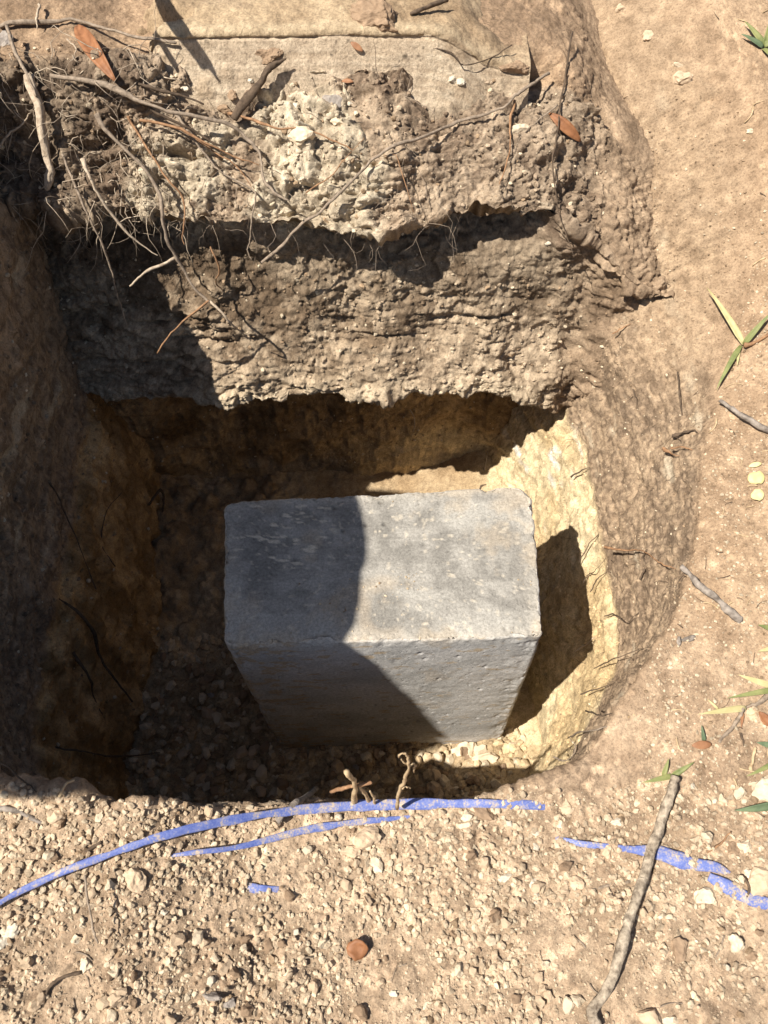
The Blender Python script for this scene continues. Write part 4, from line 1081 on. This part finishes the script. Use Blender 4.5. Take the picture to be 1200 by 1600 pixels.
def strap(px, widths, label, lift=.003, tilt=.35, dip=(0, 0), name="plastic_strap"):
    pts = path_pts(px, .0, 6, 6)
    pts = np.array([list(q) for q in pts]); m = len(pts)
    gz = pts[:, 2].copy(); ke = np.hanning(13); ke /= ke.sum()
    gz = np.convolve(np.r_[np.repeat(gz[0], 6), gz, np.repeat(gz[-1], 6)], ke, 'valid'); pts[:, 2] = gz + lift
    for e in range(2):
        fade = np.clip(1 - (np.arange(m) if e == 0 else np.arange(m)[::-1]) / 7, 0, 1); pts[:, 2] -= fade * dip[e]
    tg = np.gradient(pts, axis=0); tg[:, 2] = 0; tg /= np.linalg.norm(tg, axis=1, keepdims=True)
    sd = np.stack([-tg[:, 1], tg[:, 0], tg[:, 0] * 0], 1)
    w = np.interp(np.linspace(0, 1, m), np.linspace(0, 1, len(widths)), widths) / 1200 * .64
    w = w * (1 + .22 * vnoise(pts, 38, 11) + .15 * vnoise(pts, 110, 12))
    cs_ = 9; V = []
    SEED[0] += 1
    tl = tilt + .25 * vnoise(pts + SEED[0], 9, 5)
    for k in range(m):
        for j in range(cs_):
            u = j / (cs_ - 1) - .5
            V.append(pts[k] + sd[k] * (u * w[k]) + np.array([0, 0, 1]) * (u * w[k] * math.sin(tl[k]) + (.25 - u * u) * w[k] * .45))
        for j in range(cs_)[::-1]:
            u = j / (cs_ - 1) - .5
            V.append(pts[k] + sd[k] * (u * w[k] * .96) + np.array([0, 0, 1]) * (u * w[k] * math.sin(tl[k]) + (.25 - u * u) * w[k] * .45 - .0014))
    V = np.array(V); V += .0006 * np.stack([vnoise(V, 60, 1), vnoise(V, 60, 2), vnoise(V, 90, 3)], 1)
    c2 = 2 * cs_; F = []
    for k in range(m - 1):
        for j in range(c2): F.append((k * c2 + j, k * c2 + (j + 1) % c2, (k + 1) * c2 + (j + 1) % c2, (k + 1) * c2 + j))
    F.append(tuple(range(c2))[::-1]); F.append(tuple((m - 1) * c2 + j for j in range(c2)))
    return add(name, py_mesh(name, V, F), BLUE, None, label, "plastic strap", "pieces of blue strap in the dirt")
strap([(-150,1492),(-80,1455),(-14,1420),(30,1396),(100,1363),(175,1336),(250,1309),(330,1289),(420,1273),(500,1264),(600,1259),(700,1257),(760,1257),(830,1259),(875,1263)], [11,12,12,12,13,14,15,17,19,20,21,20,18,14], "long blue plastic strap arching along the near pit edge", lift=.0055, dip=(0, .006))
strap([(243,1341),(300,1333),(360,1326),(420,1312),(480,1297),(540,1287),(600,1281),(662,1274)], [5,9,11,13,15,14,12,6], "second blue strap below and parallel to the long one", lift=.002, dip=(.004, .004))
strap([(383,1385),(398,1389),(415,1391),(438,1389)], [12,18,18,9], "short stub of blue strap poking from the ground", lift=.006, dip=(.002, .004))
strap([(868,1310),(905,1319),(950,1324),(985,1328),(1030,1334),(1058,1344),(1088,1352),(1118,1356),(1142,1368)], [8,14,13,17,25,28,25,20,12], "blue strap passing under the big stick", lift=.0045, dip=(.003, .003))
strap([(1106,1370),(1130,1384),(1150,1396),(1175,1408),(1214,1414)], [16,30,33,28,20], "last piece of blue strap at the right edge", lift=.005, dip=(.003, 0))
strap([(1082,1378),(1094,1384),(1106,1386)], [8,11,8], "small blue scrap beside the big pale angular stone", lift=.001, dip=(.002, .002))
strap([(905,1262),(918,1263),(938,1261)], [9,10,5], "small blue scrap right of the end of the long strap", lift=.001, dip=(.002, .003))
strap([(1052,1277),(1066,1277),(1082,1278)], [4,6,4], "faint blue scrap right of the big stick", lift=.0, dip=(.002, .002))

# ------------------------------------------------------------------ sticks and twigs
STICK = plain_mat("weathered_stick", (.10, .075, .055), (.50, .42, .32), 110, .9, (1, 1, 1), .9, .004)
STICKG = plain_mat("grey_stick", (.10, .082, .068), (.36, .31, .265), 90, .9, (1, 1, 1), .8, .003)
TWIG = plain_mat("dry_twig", (.30, .21, .12), (.56, .43, .27), 120, .9)
def stick_o(px, w0, w1, label, mat=STICK, off=.008, name="stick", sides=11, bump=.13, win=8, **k):
    k.setdefault('n_per', 8)
    return tube_obj(name, mat, px, w0, w1, label, "stick" if name == "stick" else "twig", None, off, sides, bump, win, **k)
stick_o([(1056,1214),(1048,1236),(1037,1267),(1025,1299),(1013,1331),(1004,1366),(996,1392),(981,1433),(972,1468),(961,1515),(943,1553),(925,1580),(933,1604)], 14, 17, "long weathered stick lying down the near ground at right", off=.013, sides=16, bump=.07, n_per=9)
stick_o([(1063,886),(1078,900),(1090,914),(1120,938),(1140,955),(1157,969)], 7, 13, "grey stick with a splayed end on the right bank", STICKG, off=.008)
stick_o([(1124,626),(1140,636),(1162,650),(1206,676)], 5, 10, "grey stick entering from the right picture edge", STICKG, off=.008)
stick_o([(1057,1002),(1070,999),(1085,996)], 9, 8, "stubby grey stick piece below the splayed stick", STICKG, off=.004, bump=.2)
stick_o([(432,1282),(452,1264),(474,1247),(493,1233)], 10, 9, "pale grey twig rising from behind the strap", STICKG, off=.014, name="twig")
stick_o([(0,1264),(23,1268),(44,1276),(66,1286)], 9, 5, "flat grey twig at the left pit edge", STICKG, off=.006, name="twig")
stick_o([(117,1354),(122,1343),(132,1333),(158,1315)], 6, 5, "dark crooked twig above the left part of the strap", ROOT_D, off=.004, name="twig")
stick_o([(68,1572),(78,1548),(92,1530),(126,1519)], 5, 4, "dark bent twig in the lower left ground", ROOT_D, off=.004, name="twig")
stick_o([(133,1368),(137,1410),(146,1450),(153,1474)], 4, 3, "thin dry stalk standing clear of the lower left ground", ROOT_G, off=.028, name="twig", sides=6)
stick_o([(93,1246),(99,1232),(105,1224),(116,1219)], 5, 3, "small curved straw on the left pit edge", TWIG, off=.015, name="twig", sides=6)
stick_o([(925,1388),(948,1384),(985,1377)], 6, 4, "brown sliver of wood left of the big stick", ROOT_G, off=.003, name="twig")
stick_o([(1106,1332),(1125,1320),(1142,1300)], 4, 3, "thin reddish twig right of the big stick", ROOT_O, off=.006, name="twig", sides=6)
stick_o([(1164,1372),(1169,1388),(1166,1405)], 4, 3, "dark thread twig crossing the last blue strap piece", ROOT_D, off=.008, name="twig", sides=6)
stick_o([(1172,1206),(1176,1190),(1181,1168)], 6, 4, "cream straw in the right ground", TWIG, off=.004, name="twig", sides=6)
stick_o([(975,1122),(985,1118),(992,1117)], 5, 4, "short pale straw on the near right rim", TWIG, off=.003, name="twig", sides=6)
stick_o([(1157,1145),(1162,1160),(1163,1172)], 4, 2, "dark splinter in the right ground", ROOT_D, off=.004, name="twig", sides=6)
stick_o([(735,772),(748,767),(752,760),(760,757)], 3, 2, "thin dark twig on the rear edge of the block", ROOT_D, off=.004, name="twig", sides=6, ) 
stick_o([(642,22),(670,12),(700,0)], 6, 5, "dark twig at the top edge beside the clod on the footing", ROOT_D, off=.01, name="twig")
# forked dead twig
SEED[0] += 1
ft = add("dead_twig", None, None, None, "forked dry twig standing up at the middle of the near rim", "twig")
def part_tube(parent, name, mat, px, w0, w1, Y):
    o = tube_obj(name, mat, [(a, b, Y) for a, b in px], w0, w1, None, None, parent=parent, sides=7)
    return o
b0 = surf(556, 1256)[0]; ft.location = (0, 0, 0)
YF = b0.y - .004
part_tube(ft, "stem", TWIG, [(556,1262),(558,1240),(560,1224),(550,1214),(542,1206)], 9, 9, YF)
part_tube(ft, "branch", ROOT_O, [(518,1237),(540,1230),(560,1226),(580,1223)], 6, 6, YF + .003)
part_tube(ft, "branch", TWIG, [(572,1262),(574,1248),(568,1236),(562,1226)], 7, 4, YF + .002)
part_tube(ft, "branch", TWIG, [(585,1262),(584,1246),(578,1236)], 7, 4, YF)
# dry sprig
sp = add("dry_sprig", None, None, None, "pale dry sprig with curled tip standing at the near rim", "sprig")
YS = surf(622, 1258)[0].y - .006
part_tube(sp, "stem", TWIG, [(620,1262),(626,1238),(631,1222),(637,1208),(640,1195),(639,1184),(634,1178),(627,1178),(623,1183)], 6, 3, YS)
part_tube(sp, "side_shoot", TWIG, [(639,1196),(645,1198),(647,1206)], 3, 2, YS)
part_tube(sp, "side_shoot", TWIG, [(639,1192),(632,1190),(627,1186)], 3, 2, YS)
part_tube(sp, "side_shoot", TWIG, [(628,1232),(636,1230),(641,1232)], 3, 2, YS)

def litter(name, pool, V0, N0, cnt, lmin, lmax, r, mat, label, seed):
    g = np.random.default_rng(seed); VV, FF = [], []; b0 = 0
    for i in g.choice(pool, cnt, replace=False):
        nn = N0[i]; a = g.normal(size=3); a = a - nn * a.dot(nn); a /= np.linalg.norm(a); ln = g.uniform(lmin, lmax)
        bend = np.cross(nn, a) * g.normal(0, .25) * ln + nn * abs(g.normal(0, .08)) * ln
        pts = [V0[i] + nn * .0012 + a * ln * (t - .5) + bend * (t - .5) ** 2 * 2 for t in np.linspace(0, 1, 5)]
        v, f = tube_arrays(pts, r * g.uniform(.5, 1.6), 5, .15, int(i)); VV += v; FF += [tuple(q + b0 for q in ff) for ff in f]; b0 += len(v)
    return add(name, py_mesh(name, VV, FF), mat, None, label, "litter", None, "stuff")
_, pl = area_pick(C_V, rightC & (PXC[:, 0] > 1040), 10, g, PXC)
litter("dry_litter", pl, C_V, C_N, 60, .004, .02, .0005, ROOT_D, "dark bits of dry root and straw strewn over the right bank", 61)
litter("dry_litter", pl, C_V, C_N, 70, .008, .03, .0007, TWIG, "pale bits of straw strewn over the right bank", 62)
_, pl = area_pick(C_V, nearC, 10, g, PXC)
litter("dry_litter", pl, C_V, C_N, 60, .006, .025, .0006, ROOT_G, "thin bits of root among the crumbs of the near ground", 63)

# ------------------------------------------------------------------ leaves and grass
def leaf_mat(name, c0, c1, rough=.6): 
    m = plain_mat(name, c0, c1, 60, rough, (1, 1, 1), .3, .001, .3); return m
L_RUST = leaf_mat("leaf_rust", (.14, .055, .022), (.30, .135, .06))
L_BRN = leaf_mat("leaf_brown", (.17, .075, .035), (.30, .15, .075))
L_YEL = leaf_mat("leaf_yellow", (.46, .38, .16), (.62, .53, .27))
L_GRN = leaf_mat("grass_green", (.10, .125, .04), (.215, .22, .085))
L_DGR = leaf_mat("leaf_dark_green", (.06, .09, .05), (.13, .17, .09))
L_STRAW = leaf_mat("grass_straw", (.30, .265, .12), (.46, .395, .21))
def blade_arrays(A, B, w, up, arch=.15, fold=.25, shape='leaf', n_=14, curl=0.0):
    A = Vector(A); B = Vector(B); ax = B - A; ln = ax.length
    sd = ax.cross(up).normalized(); nn = sd.cross(ax).normalized(); V = []
    for k in range(n_):
        t = k / (n_ - 1)
        if shape == 'leaf': hw = w / 2 * (math.sin(math.pi * min(1, t * .94 + .03)) ** .75)
        elif shape == 'round': hw = w / 2 * math.sqrt(max(0, 1 - (2 * t - 1) ** 2)) * (1 + .10 * math.sin(8 * t + ln * 900) + .06 * math.sin(19 * t)) + w * .01
        else: hw = w / 2 * (1 - t ** 2.2) * min(1, .55 + t * 3) + w * .01
        c_ = A + ax * t + nn * (arch * ln * math.sin(math.pi * t) * .5 + .04 * w * math.sin(9 * t))
        for j in (-1, -.5, 0, .5, 1):
            V.append(c_ + sd * (hw * j) + nn * (fold * hw * abs(j) + curl * hw * j * j * math.sin(3 * t + j)))
    m = len(V); V += [v - nn * .0005 for v in V]; F = []
    for k in range(n_ - 1):
        for j in range(4):
            a = k * 5 + j; F.append((a, a + 5, a + 6, a + 1)); F.append((m + a, m + a + 1, m + a + 6, m + a + 5))
    bd = [k * 5 for k in range(n_)] + [(n_ - 1) * 5 + j for j in range(1, 5)] + [k * 5 + 4 for k in range(n_ - 2, -1, -1)] + [3, 2, 1]
    for q in range(len(bd)):
        a, b_ = bd[q], bd[(q + 1) % len(bd)]; F.append((b_, a, m + a, m + b_))
    return V, F
def blade(name, mat, p0, p1, w, lifts=(.004, .012), label=None, cat=None, parent=None, group=None, arch=.15, fold=.25, shape='leaf', curl=0.0):
    A, na = surf(*p0); B, nb_ = surf(*p1)
    dA = A.dot(Vector((0, cP, -sP)))
    up = (na + nb_ + Vector((0, -.6, .8))).normalized()
    fw = Vector((0, -cP, sP))
    rA, rB = ray(*p0).normalized(), ray(*p1).normalized()
    A = A - rA * lifts[0]; B = B - rB * lifts[1]
    V, F = blade_arrays(A, B, w / 1200 * dA, up, arch, fold, shape, curl=curl)
    return add(name, py_mesh(name, V, F), mat, parent, label, cat, group)
blade("dead_leaf", L_RUST, (180,126), (121,40), 26, (.018, .03), "long rust-brown dead leaf propped in the upper left roots", "leaf", fold=.5, curl=.3)
blade("dead_leaf", L_RUST, (858,177), (907,221), 17, (.008, .010), "small rust-brown leaf lying high on the right of the bank", "leaf", fold=.45, arch=.25)
blade("dead_leaf", L_RUST, (541,1481), (576,1483), 27, (.004, .006), "round russet leaf lying on the near ground", "leaf", shape='round', fold=.2, curl=.4)
blade("dead_leaf", L_BRN, (1112,1163), (1081,1165), 13, (.004, .007), "small reddish-brown leaf by the runner grass at right", "leaf")
blade("dead_leaf", L_RUST, (1204,1135), (1186,1112), 14, (.004, .010), "orange-brown leaf at the right edge by the runner grass", "leaf", fold=.5)
blade("dead_leaf", L_BRN, (534,127), (552,128), 8, (.002, .004), "tiny dark leaf on the footing face", "leaf")
blade("dead_leaf", L_BRN, (548,66), (567,80), 9, (.002, .004), "small dark scrap near the top of the footing face", "leaf")
blade("yellow_leaf", L_YEL, (1168,749), (1195,745), 20, (.003, .005), "round pale yellow leaf on the right bank, topmost large one", "leaf", shape='round', fold=.1)
blade("yellow_leaf", L_YEL, (1173,777), (1194,771), 17, (.003, .004), "ragged pale yellow leaf below the round yellow one", "leaf", shape='round', fold=.2, curl=.4)
blade("yellow_leaf", L_YEL, (1170,729), (1190,724), 8, (.002, .003), "thin yellow leaf scrap above the round yellow leaf", "leaf")
blade("dry_leaf", TWIG, (683,873), (693,868), 9, (.001, .004), "tiny tan leaf scrap on top of the block", "leaf") if False else None
def plant(label, parts):
    e = add("grass_tuft", None, None, None, label, "grass", "grass sprigs on the right bank")
    for (nm, mt, p0, p1, w, lf) in parts:
        if nm == "stem": tube_obj("stem", mt, [p0, ((p0[0] + p1[0]) / 2 + 1, (p0[1] + p1[1]) / 2 + 1), p1], w, w * .7, None, None, parent=e, off=lf[0], sides=6)
        else: blade("leaf_blade", mt, p0, p1, w * .78, lf, parent=e, arch=.12, fold=.35, shape='blade')
    return e
plant("grass sprig with three long blades on the upper right bank", [
 ("b", L_STRAW, (1162,538), (1104,449), 13, (.004, .022)), ("b", L_GRN, (1162,538), (1206,487), 12, (.004, .016)),
 ("b", L_GRN, (1158,540), (1119,610), 11, (.004, .010)), ("b", L_STRAW, (1155,543), (1152,572), 7, (.003, .006)), ("stem", ROOT_O, (1162,540), (1206,520), 6, (.004, 0))])
plant("green leafy sprig at the top right corner", [
 ("b", L_GRN, (1194,72), (1163,33), 12, (.004, .014)), ("b", L_GRN, (1194,72), (1204,28), 12, (.004, .02)), ("b", L_DGR, (1192,74), (1158,53), 11, (.004, .010)),
 ("b", L_GRN, (1194,72), (1212,60), 12, (.004, .016)), ("b", L_GRN, (1192,76), (1210,96), 11, (.004, .010))])
plant("runner grass with pale blades at the right edge", [
 ("b", L_STRAW, (1166,1106), (1091,1116), 13, (.006, .010)), ("b", L_GRN, (1208,1078), (1136,1091), 11, (.008, .010)), ("b", L_STRAW, (1206,1072), (1153,1054), 13, (.008, .014)),
 ("stem", ROOT_G, (1206,1082), (1162,1108), 7, (.006, 0)), ("stem", ROOT_G, (1163,1108), (1124,1160), 7, (.005, 0)), ("b", L_DGR, (1100,1158), (1096,1133), 8, (.004, .010)),
 ("b", L_BRN, (1160,1112), (1158,1138), 7, (.004, .006)), ("b", L_STRAW, (1122,1108), (1105,1092), 5, (.003, .006))])
plant("green blade pair above the top of the long stick", [
 ("b", L_GRN, (1052,1212), (1003,1223), 11, (.006, .006)), ("b", L_GRN, (1050,1212), (1085,1190), 11, (.006, .010)), ("b", L_GRN, (1036,1212), (1045,1185), 10, (.004, .010))])
plant("dark green blades at the right edge beside the big pinkish rock", [
 ("b", L_DGR, (1212,1256), (1147,1266), 17, (.006, .006)), ("b", L_GRN, (1212,1190), (1166,1213), 10, (.008, .006)), ("b", L_DGR, (1206,1165), (1182,1160), 12, (.004, .006))])
plant("small green sprig at the right edge above the runner grass", [
 ("b", L_GRN, (1210,985), (1184,976), 11, (.004, .010)), ("b", L_STRAW, (1210,1012), (1184,1018), 10, (.004, .008))])

# dead sapling added out of view; its branch is shaped to shadow the footing
ds = add("shadow_sapling", None, None, None, "unseen dead sapling added beyond the top left corner to shadow the footing", "sapling")
def limb(name, pts, r0, r1, seed):
    q = catmull(pts, 7); V, F = tube_arrays(q, np.linspace(r0, r1, len(q)), 9, .08, seed); add(name, py_mesh(name, V, F), STICK, ds)
limb("trunk", [(-.86, 1.50, -.60), (-.80, 1.46, -.42), (-.72, 1.40, -.26), (-.62, 1.33, -.20), (-.53, 1.22, -.245), (-.468, 1.14, -.326), (-.43, 1.09, -.35), (-.397, 1.05, -.375)], .016, .009, 5)
limb("branch", [(-.50, 1.18, -.285), (-.46, 1.11, -.36), (-.43, 1.07, -.40), (-.415, 1.055, -.42)], .006, .003, 6)
V, F = blade_arrays((-.45, 1.115, -.34), (-.385, 1.035, -.385), .026, Vector((.3, .2, 1)), .1, .2)
add("withered_leaf", py_mesh("withered_leaf", V, F), L_BRN, ds)

# each thing made of parts hangs from an Empty at its base
for e in [o for o in COL.objects if o.type == 'EMPTY' and o.name != "shade_stump" and o.children]:
    cos = [v.co for c in e.children for v in c.data.vertices]
    zmin = min(q.z for q in cos); low_ = [q for q in cos if q.z < zmin + .006]
    base = sum(low_, Vector()) / len(low_)
    e.location = base
    for c in e.children: c.location = -base
